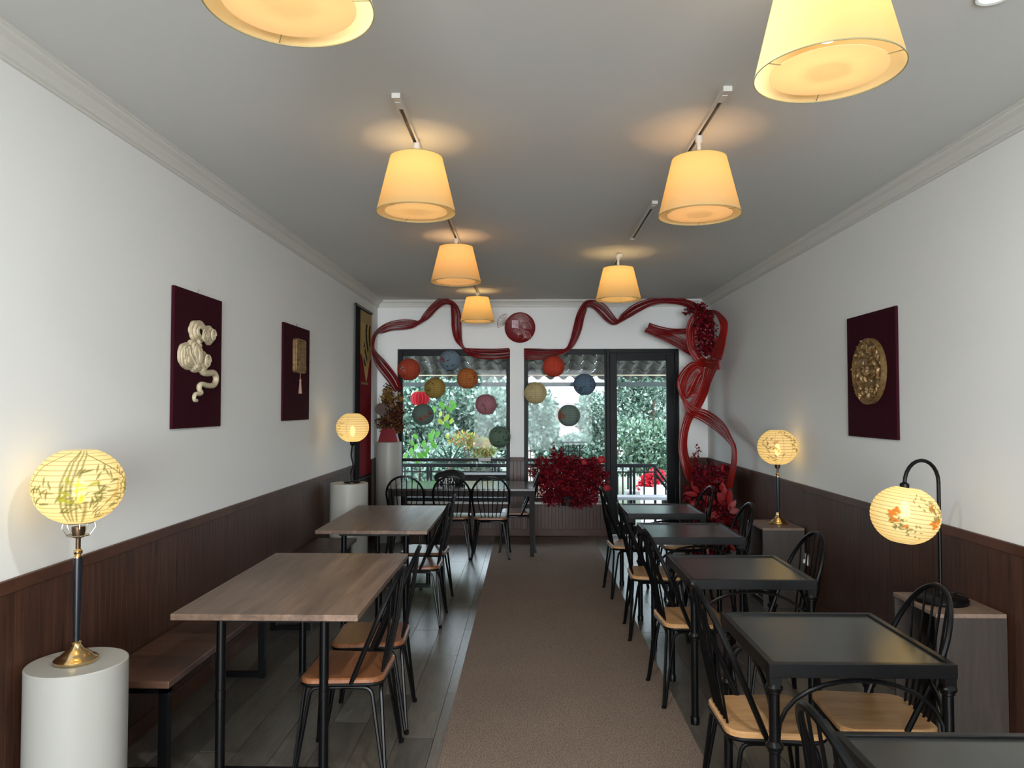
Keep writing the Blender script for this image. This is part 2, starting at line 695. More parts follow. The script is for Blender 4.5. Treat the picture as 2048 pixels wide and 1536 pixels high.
# ---- crown moulding (profile: distance from wall, drop below ceiling)
cprof = [(0, 0), (0.085, 0), (0.085, -0.010), (0.075, -0.012), (0.072, -0.022), (0.045, -0.034), (0.028, -0.055), (0.022, -0.066), (0.022, -0.078), (0.012, -0.082), (0.012, -0.094), (0, -0.094)]


def crown(name, p0, p1, nrm):
    n = len(cprof)
    vs = []
    for p in (p0, p1):
        for (t, z) in cprof:
            vs.append((p[0] + nrm[0] * t, p[1] + nrm[1] * t, HC + z))
    fs = [(i, (i + 1) % n, n + (i + 1) % n, n + i) for i in range(n)] + [tuple(range(n)), tuple(range(n, 2 * n))]
    return struct(MB()._add(vs, fs).build(name, M['crown']))


crown('trim_8', (XL, YB), (XL, YF), (1, 0))
crown('trim_9', (XR, YB), (XR, YF), (-1, 0))
crown('trim_10', (XL, YF), (XR, YF), (0, -1))


# ---- windows and door (frames set into the reveal)
def framed(name, x0, x1, z0, z1, fr, y0=YF + 0.05, y1=YF + 0.11, transom=None):
    root = thing(name, None, None, ((x0 + x1) / 2, y0, z0), kind='structure')
    w = (x1 - x0) / 2
    h = z1 - z0
    d = y1 - y0
    l, r, t, b = fr
    m = MB()
    m.box((-w, 0, 0), (-w + l, d, h)).box((w - r, 0, 0), (w, d, h)).box((-w + l, 0, h - t), (w - r, d, h)).box((-w + l, 0, 0), (w - r, d, b))
    m.build('window_frame', M['frame'], root, bevel=0.003)
    if transom:
        MB().box((-w + l, 0.01, transom - z0 - 0.02), (w - r, d - 0.01, transom - z0 + 0.02)).build('transom_bar', M['frame'], root)
    MB().box((-w + l, d / 2 - 0.003, b), (w - r, d / 2 + 0.003, h - t)).build('pane', M['glass'], root)
    return root


w1 = framed('window_1', wx0, wx1, ZS + 0.022, ZT, (0.06, 0.05, 0.085, 0.05), transom=0.965)
MB().box((0.32, -0.004, 0.52), (0.48, 0.0, 0.555)).build('sticker', plain('grey_sticker', (150, 150, 150), 0.4), w1)
w2 = framed('window_2', cx0, cx1, ZS + 0.022, ZT, (0.055, 0.02, 0.07, 0.05), transom=0.965)
d1 = thing('door_1', None, None, ((cx1 + dx1) / 2, YF + 0.04, 0), kind='structure')
dw = (dx1 - cx1) / 2
m = MB()
m.box((-dw, 0, 0), (-dw + 0.045, 0.10, ZT)).box((dw - 0.045, 0, 0), (dw, 0.10, ZT)).box((-dw + 0.045, 0, ZT - 0.05), (dw - 0.045, 0.10, ZT))
m.build('door_frame', M['frame'], d1, bevel=0.003)
m = MB()
a, e = -dw + 0.05, dw - 0.05
m.box((a, 0.02, 0.01), (a + 0.09, 0.07, ZT - 0.055)).box((e - 0.10, 0.02, 0.01), (e, 0.07, ZT - 0.055))
m.box((a + 0.09, 0.02, ZT - 0.15), (e - 0.10, 0.07, ZT - 0.055)).box((a + 0.09, 0.02, 0.01), (e - 0.10, 0.07, 0.12))
leafd = m.build('door_leaf', M['frame'], d1, bevel=0.003)
MB().box((a + 0.09, 0.042, 0.12), (e - 0.10, 0.048, ZT - 0.15)).build('pane', M['glass'], d1)
m = MB()
m.tube(fillet([(a + 0.045, 0.02, 1.085), (a + 0.045, -0.03, 1.085), (a + 0.16, -0.03, 1.085)], 0.012), 0.009)
m.build('handle', M['chrome'], d1)

# runner carpet
cp = MB()
cp.box((-0.415, -0.6, 0.0), (0.825, 9.46, 0.007))
carpet = tag(cp.build('carpet_runner', M['carpet'], bevel=0.002), 'long brown carpet runner down the middle aisle', 'carpet')


# ================================================================ FURNITURE
def hairpin_chair(label, group, seat_mat, loc, rz, hoop=0.93):
    """Front is +Y. Bent-tube legs: each foot has two rods that bend over under the seat."""
    t = thing('hoop_back_chair', label, 'chair', loc, rz, group)
    W2, D2 = 0.19, 0.185
    # seat: rounded, a little narrower at the back
    out = []
    for (x, y) in rrect(0.38, 0.37, 0.06):
        k = 1.0 + 0.07 * (y / 0.185)
        out.append((x * k, y))
    m = MB()
    n = len(out)
    ins = [(x * 0.96, y * 0.96) for x, y in out]
    vs = [(x, y, 0.430) for x, y in out] + [(x, y, 0.444) for x, y in out] + [(x, y, 0.450) for x, y in ins]
    fs = [tuple(range(n))[::-1], tuple(range(2 * n, 3 * n))]
    for k in range(2):
        fs += [(k * n + i, k * n + (i + 1) % n, (k + 1) * n + (i + 1) % n, (k + 1) * n + i) for i in range(n)]
    m._add(vs, fs)
    m.build('seat', seat_mat, t)
    ring = MB()
    ring.tube([(x * 0.97, y * 0.97, 0.421) for x, y in out], 0.009, 6, closed=True)
    ring.build('seat_ring', M['metal'], t)
    # four hairpin legs
    f = 0.205
    zt = 0.405
    for sx in (-1, 1):
        for sy in (-1, 1):
            foot = Vector((sx * f, sy * f, 0.012))
            pts = [(0.0, sy * 0.165, zt), (sx * 0.135, sy * 0.17, zt), foot + Vector((-sx * 0.006, 0, 0)), foot + Vector((0, -sy * 0.006, 0)), (sx * 0.17, sy * 0.135, zt), (sx * 0.165, 0.0, zt)]
            path = fillet(pts[:3], 0.035) + fillet(pts[3:], 0.035)
            lg = MB()
            lg.tube(path, 0.0085, 7)
            lg.lathe([(0.004, 0.0), (0.013, 0.0), (0.013, 0.02), (0.006, 0.022)], 8, at=(sx * f, sy * f, 0))
            lg.build('leg', M['metal'], t)
    # hoop
    hp = []
    N = 22
    for i in range(N + 1):
        a = pi * i / N
        x = 0.205 * cos(a)
        s = sin(a)
        z = 0.69 + (hoop - 0.69) * s
        hp.append(Vector((x, 0, z)))
    full = [Vector((0.180, 0, 0.425)), Vector((0.190, 0, 0.52)), Vector((0.200, 0, 0.61))] + hp + [Vector((-0.200, 0, 0.61)), Vector((-0.190, 0, 0.52)), Vector((-0.180, 0, 0.425))]

    def back(z):
        return -0.045 - 0.215 * (z - 0.425) / (0.93 - 0.425)
    full = [Vector((p.x, back(p.z), p.z)) for p in full]
    h = MB()
    h.tube(full, 0.0115, 8)
    h.build('back_hoop', M['metal'], t)
    for i in range(6):
        u = (i - 2.5) / 2.5
        xt = 0.150 * u
        zt2 = 0.69 + (hoop - 0.69) * sqrt(max(0, 1 - (xt / 0.205) ** 2))
        sp = MB()
        sp.tube([(0.095 * u, -0.165, 0.435), (xt * 0.9, (back(zt2) - 0.165) / 2 - 0.01, (zt2 + 0.435) / 2), (xt, back(zt2), zt2)], 0.0052, 6)
        sp.build('spindle', M['metal'], t)
    return t


def place(proto, loc, rz, label):
    c = copy_tree(proto)
    c.location = loc
    c.rotation_euler = (0, 0, rz)
    c['label'] = label
    return c


# ---- five black square cafe tables on the right
TX0, TX1 = 0.845, 1.50
TD = 0.66
tab_y = [1.775, 2.975, 4.235, 5.490, 6.630]
tab_lab = ['black metal cafe table nearest the camera, cut off by the bottom right corner',
           'black square metal cafe table with a lamp glow on it, second from the camera',
           'black square metal cafe table, middle of the row of five',
           'black square metal cafe table, fourth from the camera beside the far cabinet',
           'black square metal cafe table farthest away, in front of the glass door']


def cafe_table(label, loc):
    t = thing('cafe_table', label, 'table', loc, 0, 'black metal cafe tables along the right wall')
    w, d = (TX1 - TX0) / 2, TD / 2
    MB().box((-w + 0.022, -d + 0.022, 0.722), (w - 0.022, d - 0.022, 0.742)).build('tabletop', M['black_top'], t)
    r = MB()
    for a, b in (((-w, -d), (w, -d + 0.024)), ((-w, d - 0.024), (w, d)), ((-w, -d + 0.024), (-w + 0.024, d - 0.024)), ((w - 0.024, -d + 0.024), (w, d - 0.024))):
        r.box((a[0], a[1], 0.700), (b[0], b[1], 0.750))
    r.build('rim_frame', M['metal_worn'], t, bevel=0.002)
    lx, ly = w - 0.024, d - 0.024
    for sx in (-1, 1):
        for sy in (-1, 1):
            g = MB()
            g.box((sx * lx - 0.021, sy * ly - 0.021, 0.67), (sx * lx + 0.021, sy * ly + 0.021, 0.702))
            g.lathe([(0.019, 0.03), (0.019, 0.68)], 16, at=(sx * lx, sy * ly, 0))
            leg = g.build('leg', M['metal_worn'], t)
            for zc in (0.660, 0.455):
                q = MB()
                q.lathe([(0.019, -0.022), (0.024, -0.018), (0.024, -0.010), (0.030, -0.006), (0.031, 0.003), (0.026, 0.010), (0.023, 0.014), (0.019, 0.018)], 16, at=(sx * lx, sy * ly, zc))
                q.build('collar', M['metal_worn'], leg)
            q = MB()
            q.lathe([(0.010, 0.0), (0.022, 0.0), (0.023, 0.035), (0.020, 0.04)], 14, at=(sx * lx, sy * ly, 0))
            q.build('foot_cap', M['metal'], leg)
    for s in (-1, 1):
        for ax in (0, 1):
            L = (lx if ax == 0 else ly) - 0.012
            pts = []
            for i in range(15):
                a = pi * i / 14
                u = -cos(a) * L
                z = 0.47 + 0.215 * sin(a) ** 0.8
                pts.append((u, s * ly, z) if ax == 0 else (s * lx, u, z))
            g = MB()
            g.tube(pts, 0.0085, 7)
            g.build('arch_brace', M['metal_worn'], t)
    return t


tx = (TX0 + TX1) / 2
ct = cafe_table(tab_lab[0], (tx, tab_y[0], 0))
for i in range(1, 5):
    c = copy_tree(ct)
    c.location = (tx, tab_y[i], 0)
    c['label'] = tab_lab[i]

GR = 'tan seated chairs at the black tables'
ordn = ['nearest', 'second', 'third', 'fourth', 'farthest']
lab_l = ['black hoop-back chair on the aisle side of the nearest black table, bottom edge of photo',
         'black hoop-back chair with tan seat on the aisle side of the second black table',
         'black hoop-back chair with tan seat on the aisle side of the middle black table',
         'black hoop-back chair with tan seat on the aisle side of the fourth black table',
         'black hoop-back chair on the aisle side of the farthest black table near the door']
lab_r = [None,
         'black hoop-back chair between the second black table and the near wall cabinet',
         'black hoop-back chair on the wall side of the middle black table',
         'black hoop-back chair on the wall side of the fourth table, before the far cabinet',
         'black hoop-back chair on the wall side of the farthest black table, before red leaves']
cxl, cxr = 0.925, 1.365
pch = hairpin_chair(lab_l[1], GR, M['seat_tan'], (cxl, 2.965, 0), -pi / 2, 0.94)
jy = [0, 0, 0.03, 0.0, -0.03]
for i in range(5):
    if i != 1:
        place(pch, (cxl + [0, 0, 0.01, 0.0, -0.02][i], tab_y[i] + jy[i] + [0, 0, 0.06, -0.02, 0.02][i], 0), -pi / 2 + radians([2, 0, 3, -2, 4][i]), lab_l[i])
    if i > 0:
        place(pch, (cxr + [0, 0.0, 0.0, 0.01, 0.0][i], tab_y[i] + [0, 0.03, -0.02, 0.02, 0.0][i], 0), pi / 2 + radians([0, -3, 2, 0, 3][i]), lab_r[i])


# ---- two long wood tables on the left with U-frames
def wood_table(label, loc, w, d):
    t = thing('dining_table', label, 'table', loc, 0, 'long brown wood tables along the left wall')
    MB().box((-w / 2, -d / 2, 0.722), (w / 2, d / 2, 0.75)).build('tabletop', M['table_wood'], t, bevel=0.003)
    MB().box((-w / 2 + 0.16, -d / 2 + 0.06, 0.70), (w / 2 - 0.14, -d / 2 + 0.09, 0.722)).build('cross_bar', M['metal'], t)
    MB().box((-w / 2 + 0.16, d / 2 - 0.09, 0.70), (w / 2 - 0.14, d / 2 - 0.06, 0.722)).build('cross_bar', M['metal'], t)
    for sy in (-1, 1):
        yy = sy * (d / 2 - 0.075)
        for sx in (-1, 1):
            xx = -0.215 if sx < 0 else 0.245
            g = MB()
            g.lathe([(0.021, 0.05), (0.021, 0.36), (0.0235, 0.362), (0.0235, 0.40), (0.021, 0.402), (0.0205, 0.705)], 14, at=(xx, yy, 0))
            g.build('leg', M['metal'], t)
            q = MB()
            q.lathe([(0.006, 0.03), (0.006, 0.012), (0.016, 0.010), (0.018, 0.0)][::-1], 12, at=(xx * 0.72, yy, 0))
            q.build('levelling_foot', M['metal'], t)
        g = MB()
        g.box((-0.235, yy - 0.018, 0.028), (0.265, yy + 0.018, 0.058))
        g.build('foot_bar', M['metal'], t)
    return t


def bench(label, loc, l):
    t = thing('wall_bench', label, 'bench', loc, 0, 'wood benches along the left wall')
    MB().box((0.0, 0, 0.418), (0.36, l, 0.45)).build('seat_board', M['bench_wood'], t, bevel=0.004)
    MB().box((0.02, 0.06, 0.375), (0.325, 0.10, 0.418)).box((0.02, l - 0.10, 0.375), (0.325, l - 0.06, 0.418)).box((0.295, 0.10, 0.385), (0.325, l - 0.10, 0.418)).box((0.02, 0.10, 0.385), (0.05, l - 0.10, 0.418)).build('under_frame', M['metal'], t)
    for yy in (0.08, l - 0.08):
        for xx in (0.045, 0.305):
            MB().box((xx - 0.02, yy - 0.02, 0.0), (xx + 0.02, yy + 0.02, 0.40)).build('leg', M['metal'], t)
        MB().box((0.06, yy - 0.016, 0.004), (0.29, yy + 0.016, 0.034)).build('foot_bar', M['metal'], t)
    return t


wood_table('brown wood dining table nearest the camera, between bench and two brown chairs', (-1.147, 3.89, 0), 0.82, 1.35)
wood_table('brown wood dining table farther back on the left, before the middle white pedestal', (-1.145, 6.09, 0), 0.82, 1.38)
bench('brown wood wall bench nearest the camera, beside the large paper lamp pedestal', (XL + 0.02, 3.24, 0), 1.38)
bench('brown wood wall bench farther back, beside the second dining table', (XL + 0.02, 5.42, 0), 1.36)

GL = 'brown seated chairs on the left'
lch = hairpin_chair('black hoop-back chair with brown seat, nearest one at the near wood table', GL, M['seat_brown'], (-0.83, 3.48, 0), pi / 2, 0.90)
place(lch, (-0.83, 3.97, 0), pi / 2 + radians(3), 'black hoop-back chair with lamp-lit brown seat, farther one at the near wood table')
place(lch, (-0.86, 5.77, 0), pi / 2, 'black hoop-back chair at the farther wood table, nearer of its two')
place(lch, (-0.87, 6.30, 0), pi / 2 - radians(2), 'black hoop-back chair at the farther wood table, farther of its two')
yb = 8.25
place(lch, (P(815, 970, yb).x, yb, 0), 0, 'black hoop-back chair at the long black window table, left of three')
place(lch, (P(906, 970, yb).x, yb, 0), 0, 'black hoop-back chair at the long black window table, middle of three')
place(lch, (P(983, 970, yb).x, yb - 0.02, 0), 0, 'black hoop-back chair at the long black window table, right of three')
place(lch, (-0.12, 8.62, 0), pi / 2, 'black chair at the right end of the long window table, mostly hidden')

# ---- dark window table
wt = thing('window_table', 'long dark glossy table standing below the left window', 'table', (-0.735, 8.60, 0))
w2_, d2_ = 0.81, 0.44
MB().box((-w2_, -d2_, 0.725), (w2_, d2_, 0.75)).build('tabletop', plain('dark_gloss_top', (46, 38, 34), 0.16, spec=0.6, coat=0.3), wt, bevel=0.002)
m = MB()
m.box((-w2_ + 0.01, -d2_ + 0.01, 0.665), (w2_ - 0.01, -d2_ + 0.03, 0.725)).box((-w2_ + 0.01, d2_ - 0.03, 0.665), (w2_ - 0.01, d2_ - 0.01, 0.725))
m.box((-w2_ + 0.01, -d2_ + 0.03, 0.665), (-w2_ + 0.03, d2_ - 0.03, 0.725)).box((w2_ - 0.03, -d2_ + 0.03, 0.665), (w2_ - 0.01, d2_ - 0.03, 0.725))
DKW = wood('dark_table_wood', (15, 11, 9), (30, 22, 18), stretch=(1, 1, 12), rough=0.5, spec=0.12)
m.build('apron', DKW, wt)
for sx in (-1, 1):
    for sy in (-1, 1):
        xx, yy = sx * (w2_ - 0.032), sy * (d2_ - 0.032)
        g = MB()
        vs = [(xx + a * 0.022, yy + b * 0.022, 0.0) for a, b in ((-1, -1), (1, -1), (1, 1), (-1, 1))] + [(xx + a * 0.031, yy + b * 0.031, 0.725) for a, b in ((-1, -1), (1, -1), (1, 1), (-1, 1))]
        g._add(vs, [(0, 3, 2, 1), (4, 5, 6, 7), (0, 1, 5, 4), (1, 2, 6, 5), (2, 3, 7, 6), (3, 0, 4, 7)])
        g.build('leg', DKW, wt)


# black cloth bundle with white brush lettering on that table
def lump(c, rx, ry, rz, seed, n=20, amp=0.14):
    rg = np.random.default_rng(seed)
    ph = rg.uniform(0, 6.28, 6)
    vs, fs = [], []
    rows = n // 2
    for i in range(rows + 1):
        th = pi * i / rows
        for j in range(n):
            a = 2 * pi * j / n
            k = 1 + amp * (sin(3 * a + ph[0]) * sin(2 * th + ph[1]) + 0.6 * sin(5 * a + ph[2]) * sin(3 * th + ph[3])) * sin(th)
            vs.append((c[0] + rx * k * sin(th) * cos(a), c[1] + ry * k * sin(th) * sin(a), c[2] + max(-rz * 0.6, rz * k * cos(th))))
    for i in range(rows):
        for j in range(n):
            fs.append((i * n + j, (i + 1) * n + j, (i + 1) * n + (j + 1) % n, i * n + (j + 1) % n))
    return vs, fs


bag = thing('cloth_bag', 'crumpled black cloth bag with white lettering on the window table', 'bag', (P(902, 960, 8.75).x, 8.75, 0.75))
m = MB()
m._add(*lump((0, 0, 0.062), 0.18, 0.10, 0.10, 5), smooth=True)
m.build('bag_body', plain('black_cloth', (16, 16, 18), 0.8), bag)
m = MB()
strokes = [[(-.13, .07), (-.09, .08)], [(-.14, .045), (-.08, .055)], [(-.11, .08), (-.13, .01)], [(-.10, .05), (-.075, .012)],
           [(-.055, .08), (-.065, .01)], [(-.04, .075), (-.045, .01), (-.01, .015)], [(-.02, .08), (.0, .07), (-.03, .045), (.0, .03)], [(.02, .08), (.03, .05), (.01, .015)], [(.03, .055), (.055, .012)], [(.05, .085), (.065, .06)]]
for s in strokes:
    pts = [(a, -0.112 + 0.02 * abs(a) / 0.1, b - 0.004) for a, b in s]
    m.tube(pts, 0.0055, 5)
m.build('lettering', plain('white_ink', (225, 228, 224), 0.7), bag)


# ---- white pedestals
def pedestal(label, x, y, z, r=0.178):
    m = MB()
    m.lathe([(r, 0.0), (r, z - 0.004), (r - 0.004, z)], 64)
    o = m.build('pedestal', M['white_ped'], loc=(x, y, 0))
    return tag(o, label, 'pedestal', 'white cylinder pedestals')


P1 = (-1.745, 2.86)
P2 = (-1.70, 7.02)
P3 = (-1.72, 9.13)
pedestal('white cylinder pedestal under the large bamboo paper lamp, bottom left', P1[0], P1[1], 0.665)
pedestal('white cylinder pedestal under the small paper lamp by the left wall', P2[0], P2[1], 0.93)
pedestal('tall white cylinder pedestal carrying the red vase, beside the left window', P3[0], P3[1], 1.22, 0.16)


# ---- cabinets on the right
def cabinet(label, x0, x1, y0, y1, z):
    t = thing('side_cabinet', label, 'cabinet', ((x0 + x1) / 2, (y0 + y1) / 2, 0), 0, 'open sided wood cabinets along the right wall')
    w, d = (x1 - x0) / 2, (y1 - y0) / 2
    MB().box((-w, -d, z - 0.020), (w, d, z)).build('top', M['cab_top'], t, bevel=0.0015)
    for s in (-1, 1):
        MB().box((-w, s * d - (0.018 if s > 0 else 0), 0.0), (w, s * d + (0.018 if s < 0 else 0), z - 0.02)).build('side_panel', M['cab'], t)
    MB().box((w - 0.015, -d + 0.018, 0), (w, d - 0.018, z - 0.02)).build('back_panel', M['cab'], t)
    MB().box((-w + 0.01, -d + 0.018, 0.05), (w - 0.015, d - 0.018, 0.068)).build('bottom_shelf', M['cab'], t)
    MB().box((-w + 0.02, -d + 0.018, 0.34), (w - 0.015, d - 0.018, 0.356)).build('shelf', M['cab'], t)
    return t


cabinet('wood cabinet against the right wall under the black arched lamp', 1.945, 2.275, 3.60, 4.02, 0.665)
cabinet('wood cabinet against the right wall under the brass-footed lamp, farther back', 1.935, 2.275, 6.18, 6.65, 0.652)


# ---- paper lantern shades with printed ornament
def paint_canvas(nv, nu, base):
    img = np.ones((nv, nu, 3))
    img[:] = lin(base)[:3]
    return img


def stroke(img, pts, w, col, aspect=2.0, alpha=1.0, taper=True):
    """Polyline stroke. Coordinates u (0..1 round), v (0..1 up); aspect corrects u vs v."""
    nv, nu = img.shape[:2]
    uu, vv = np.meshgrid((np.arange(nu)) / nu, np.arange(nv) / (nv - 1))
    c = np.array(lin(col)[:3])
    best = np.full(img.shape[:2], 9.0)
    n = len(pts) - 1
    for i in range(n):
        (ax, ay), (bx, by) = pts[i], pts[i + 1]
        du = (uu - ax + 0.5) % 1.0 - 0.5
        dx, dy = (bx - ax) * aspect, by - ay
        L2 = dx * dx + dy * dy + 1e-12
        t = np.clip((du * aspect * dx + (vv - ay) * dy) / L2, 0, 1)
        dist = np.hypot(du * aspect - t * dx, vv - ay - t * dy)
        g = (i + t) / n
        ww = w * (np.sin(np.pi * np.clip(g, 0.03, 0.97)) if taper else 1.0)
        best = np.minimum(best, dist / ww)
    a = np.clip(1.3 - best, 0, 1)[..., None] * alpha
    img[:] = img * (1 - a) + c * a


def blob(img, u, v, r, col, aspect=2.0, alpha=1.0, seed=0):
    nv, nu = img.shape[:2]
    uu, vv = np.meshgrid(np.arange(nu) / nu, np.arange(nv) / (nv - 1))
    du = ((uu - u + 0.5) % 1.0 - 0.5) * aspect
    dv = vv - v
    ang = np.arctan2(dv, du)
    rr = r * (1 + 0.25 * np.sin(3 * ang + seed) + 0.15 * np.sin(5 * ang + 2 * seed))
    a = np.clip((rr - np.hypot(du, dv)) / (0.25 * r) + 0.4, 0, 1)[..., None] * alpha
    img[:] = img * (1 - a) + np.array(lin(col)[:3]) * a


def leaves(img, u, v, n, ln, w, col, seed, spread=0.12, down=0.5, alpha=0.85):
    rg = random.Random(seed)
    for i in range(n):
        uu, vv = u + rg.uniform(-spread, spread) / 2, v + rg.uniform(-spread, spread)
        a = rg.uniform(-pi, pi) * down + (pi * 0.25)
        stroke(img, [(uu, vv), (uu + cos(a) * ln / 4, vv + sin(a) * ln / 2 + 0.004), (uu + cos(a) * ln / 2, vv + sin(a) * ln)], w, col, alpha=alpha)


def lantern_mesh(name, img, rh, rv, ribs, mat, parent, cut=0.30, tilt=None, zc=0.0, rib_col=None, verticals=(), rib_w=1, pleats=0):
    """Ellipsoid paper shell with stepped ribs; img rows run bottom to top. phi 0 faces -Y."""
    nv, nu = img.shape[:2]
    th = np.linspace(pi - cut, cut, nv)
    phi = np.linspace(0, 2 * pi, nu, endpoint=False)
    v = np.arange(nv) / (nv - 1)
    sc = 1 - 0.016 * np.abs(np.cos(pi * v * ribs)) ** 6 if ribs else np.ones(nv)
    pl = 1 + (0.03 * np.cos(pleats * phi) if pleats else 0 * phi)
    x = rh * (np.sin(th) * sc)[:, None] * np.sin(phi)[None] * pl[None]
    y = -rh * (np.sin(th) * sc)[:, None] * np.cos(phi)[None] * pl[None]
    z = np.repeat((rv * np.cos(th))[:, None], nu, 1) + zc
    if rib_col is not None and ribs:
        c = np.array(lin(rib_col)[:3])
        for k in range(1, ribs):
            r = int(round(k / ribs * (nv - 1)))
            for q in range(rib_w):
                img[min(nv - 1, r + q)] = img[min(nv - 1, r + q)] * 0.25 + c * 0.75
        for u in verticals:
            j = int(u * nu) % nu
            img[:, j] = img[:, j] * 0.45 + c * 0.55
    vs = np.stack([x, y, z], -1).reshape(-1, 3)
    i = np.arange(nv - 1)[:, None]
    j = np.arange(nu)[None]
    a = i * nu + j
    b = i * nu + (j + 1) % nu
    fs = np.stack([a, b, b + nu, a + nu], -1).reshape(-1, 4)
    me = bpy.data.meshes.new(name)
    me.vertices.add(len(vs))
    me.vertices.foreach_set('co', vs.ravel())
    me.loops.add(fs.size)
    me.loops.foreach_set('vertex_index', fs.ravel().astype(np.int32))
    me.polygons.add(len(fs))
    me.polygons.foreach_set('loop_start', np.arange(0, fs.size, 4, dtype=np.int32))
    me.polygons.foreach_set('use_smooth', np.ones(len(fs), dtype=bool))
    me.update(calc_edges=True)
    ca = me.color_attributes.new('print', 'FLOAT_COLOR', 'POINT')
    arr = np.ones((len(vs), 4), dtype=np.float32)
    arr[:, :3] = np.clip(img, 0, 1).reshape(-1, 3)
    ca.data.foreach_set('color', arr.ravel())
    me.materials.append(mat)
    o = bpy.data.objects.new(name, me)
    COL.objects.link(o)
    o.parent = parent
    if tilt:
        o.rotation_euler = tilt
    return o


PAPER = (250, 238, 196)


def bulb(parent, x, y, z, power, r=0.024, tall=2.2):
    m = MB()
    m.lathe([(0.0, -r * tall), (r * 0.6, -r * tall * 0.8), (r, -r * 0.3), (r, r * 0.3), (r * 0.6, r * tall * 0.8), (0.0, r * tall)], 14, at=(x, y, z), cap=False)
    m.build('bulb', M['bulb'], parent)
    point_light('bulb_light', (x, y, z), power, WARM, 0.035, parent)


def brass_base_lamp(label, loc, z_pole0, z_pole1, z_cup, zc, rh, rv, img, cup=True, verts=(), ribs=16, scale=1.0):
    t = thing('table_lamp', label, 'lamp', loc)
    s = scale
    m = MB()
    m.lathe([(0.0, 0), (0.074 * s, 0), (0.078 * s, 0.005), (0.078 * s, 0.013), (0.072 * s, 0.018), (0.060 * s, 0.022), (0.052 * s, 0.032), (0.040 * s, 0.042), (0.026 * s, 0.050), (0.018 * s, 0.062), (0.015 * s, 0.070), (0.018 * s, 0.076), (0.012 * s, z_pole0)], 40)
    m.build('base', M['brass'], t)
    m = MB()
    m.lathe([(0.0105, z_pole0 - 0.004), (0.012, z_pole0 + 0.05), (0.0165, z_pole1 - 0.04), (0.0165, z_pole1)], 20)
    m.build('pole', plain('black_lacquer', (22, 26, 32), 0.3), t)
    m = MB()
    m.lathe([(0.010, z_pole1 - 0.002), (0.017, z_pole1), (0.017, z_pole1 + 0.006), (0.010, z_pole1 + 0.010), (0.016, z_pole1 + 0.018), (0.016, z_pole1 + 0.026), (0.009, z_pole1 + 0.034)], 20)
    m.build('collar', M['brass'], t)
    m = MB()
    m.lathe([(0.009, z_pole1 + 0.03), (0.009, z_cup), (0.020, z_cup + 0.004), (0.024, z_cup + 0.030), (0.024, z_cup + 0.045)], 20)
    m.build('stem', M['bronze'], t)
    if cup:
        m = MB()
        zb, zt = z_cup + 0.012, zc - rv * 0.955
        for (r, z) in ((0.040, zb), (0.056, zt)):
            m.tube([(r * cos(a), r * sin(a), z) for a in np.linspace(0, 2 * pi, 28, endpoint=False)], 0.0022, 6, closed=True)
        for k in range(5):
            a = 2 * pi * k / 5 + 0.3
            m.tube([(0.040 * cos(a), 0.040 * sin(a), zb), (0.060 * cos(a), 0.060 * sin(a), (zb + zt) / 2 + 0.006), (0.056 * cos(a), 0.056 * sin(a), zt)], 0.0018, 5)
            m.tube([(0.020 * cos(a), 0.020 * sin(a), zb), (0.040 * cos(a), 0.040 * sin(a), zb)], 0.0018, 5)
        m.build('wire_gallery', M['chrome'], t)
    lantern_mesh('paper_shade', img, rh, rv, ribs, M['paper_lit'], t, zc=zc, rib_col=(150, 140, 90), verticals=verts, cut=0.36)
    bulb(t, 0, 0, zc - rv * 0.15, LANT_W)
    return t


# bamboo lamp, near left (the camera sees the shade around u 0.03..)
img = paint_canvas(129, 360, PAPER)
G1 = (120, 128, 80)
c0 = 0.08
for i, (du, top) in enumerate(((-0.055, 0.0), (-0.035, 0.005), (-0.020, 0.03), (0.0, 0.05))):
    stroke(img, [(c0 + top + 0.015, 0.99), (c0 + du * 0.6 + top * 0.5, 0.80), (c0 + du, 0.55), (c0 + du - 0.004, 0.08)], 0.011, G1, taper=False, alpha=0.75)
stroke(img, [(c0 + 0.03, 0.35), (c0 + 0.03, 0.05)], 0.018, (120, 120, 60), taper=False, alpha=0.7)
stroke(img, [(c0 + 0.05, 0.92), (c0 + 0.14, 0.72), (c0 + 0.24, 0.52)], 0.008, (110, 112, 80), taper=False)
stroke(img, [(c0 - 0.05, 0.97), (c0 - 0.16, 0.75), (c0 - 0.21, 0.48)], 0.006, (110, 112, 80), taper=False)
for k, (u, v, n, sp) in enumerate(((c0 + 0.14, 0.38, 26, .2), (c0 + 0.22, 0.55, 16, .14), (c0 + 0.05, 0.52, 14, .16), (c0 - 0.17, 0.42, 14, .12), (c0 - 0.08, 0.40, 8, .12), (c0 + 0.10, 0.22, 12, .14), (c0 + 0.22, 0.34, 14, .12), (c0 + .5, .5, 30, .3), (c0 - .03, .3, 10, .1))):
    leaves(img, u, v, n, 0.12, 0.011, (112, 122, 70), 20 + k, spread=sp, down=0.35)
stroke(img, [(c0 + 0.10, 0.30), (c0 + 0.15, 0.45), (c0 + 0.16, 0.58)], 0.020, (200, 160, 60), alpha=0.6)
leaves(img, c0 - 0.02, 0.45, 10, 0.10, 0.02, (170, 180, 60), 90, spread=0.12)
brass_base_lamp('large paper table lamp painted with green bamboo on the near left pedestal', (P1[0] - 0.005, P1[1], 0.665), 0.08, 0.40, 0.475, 0.678, 0.163, 0.148, img, verts=(), ribs=17)

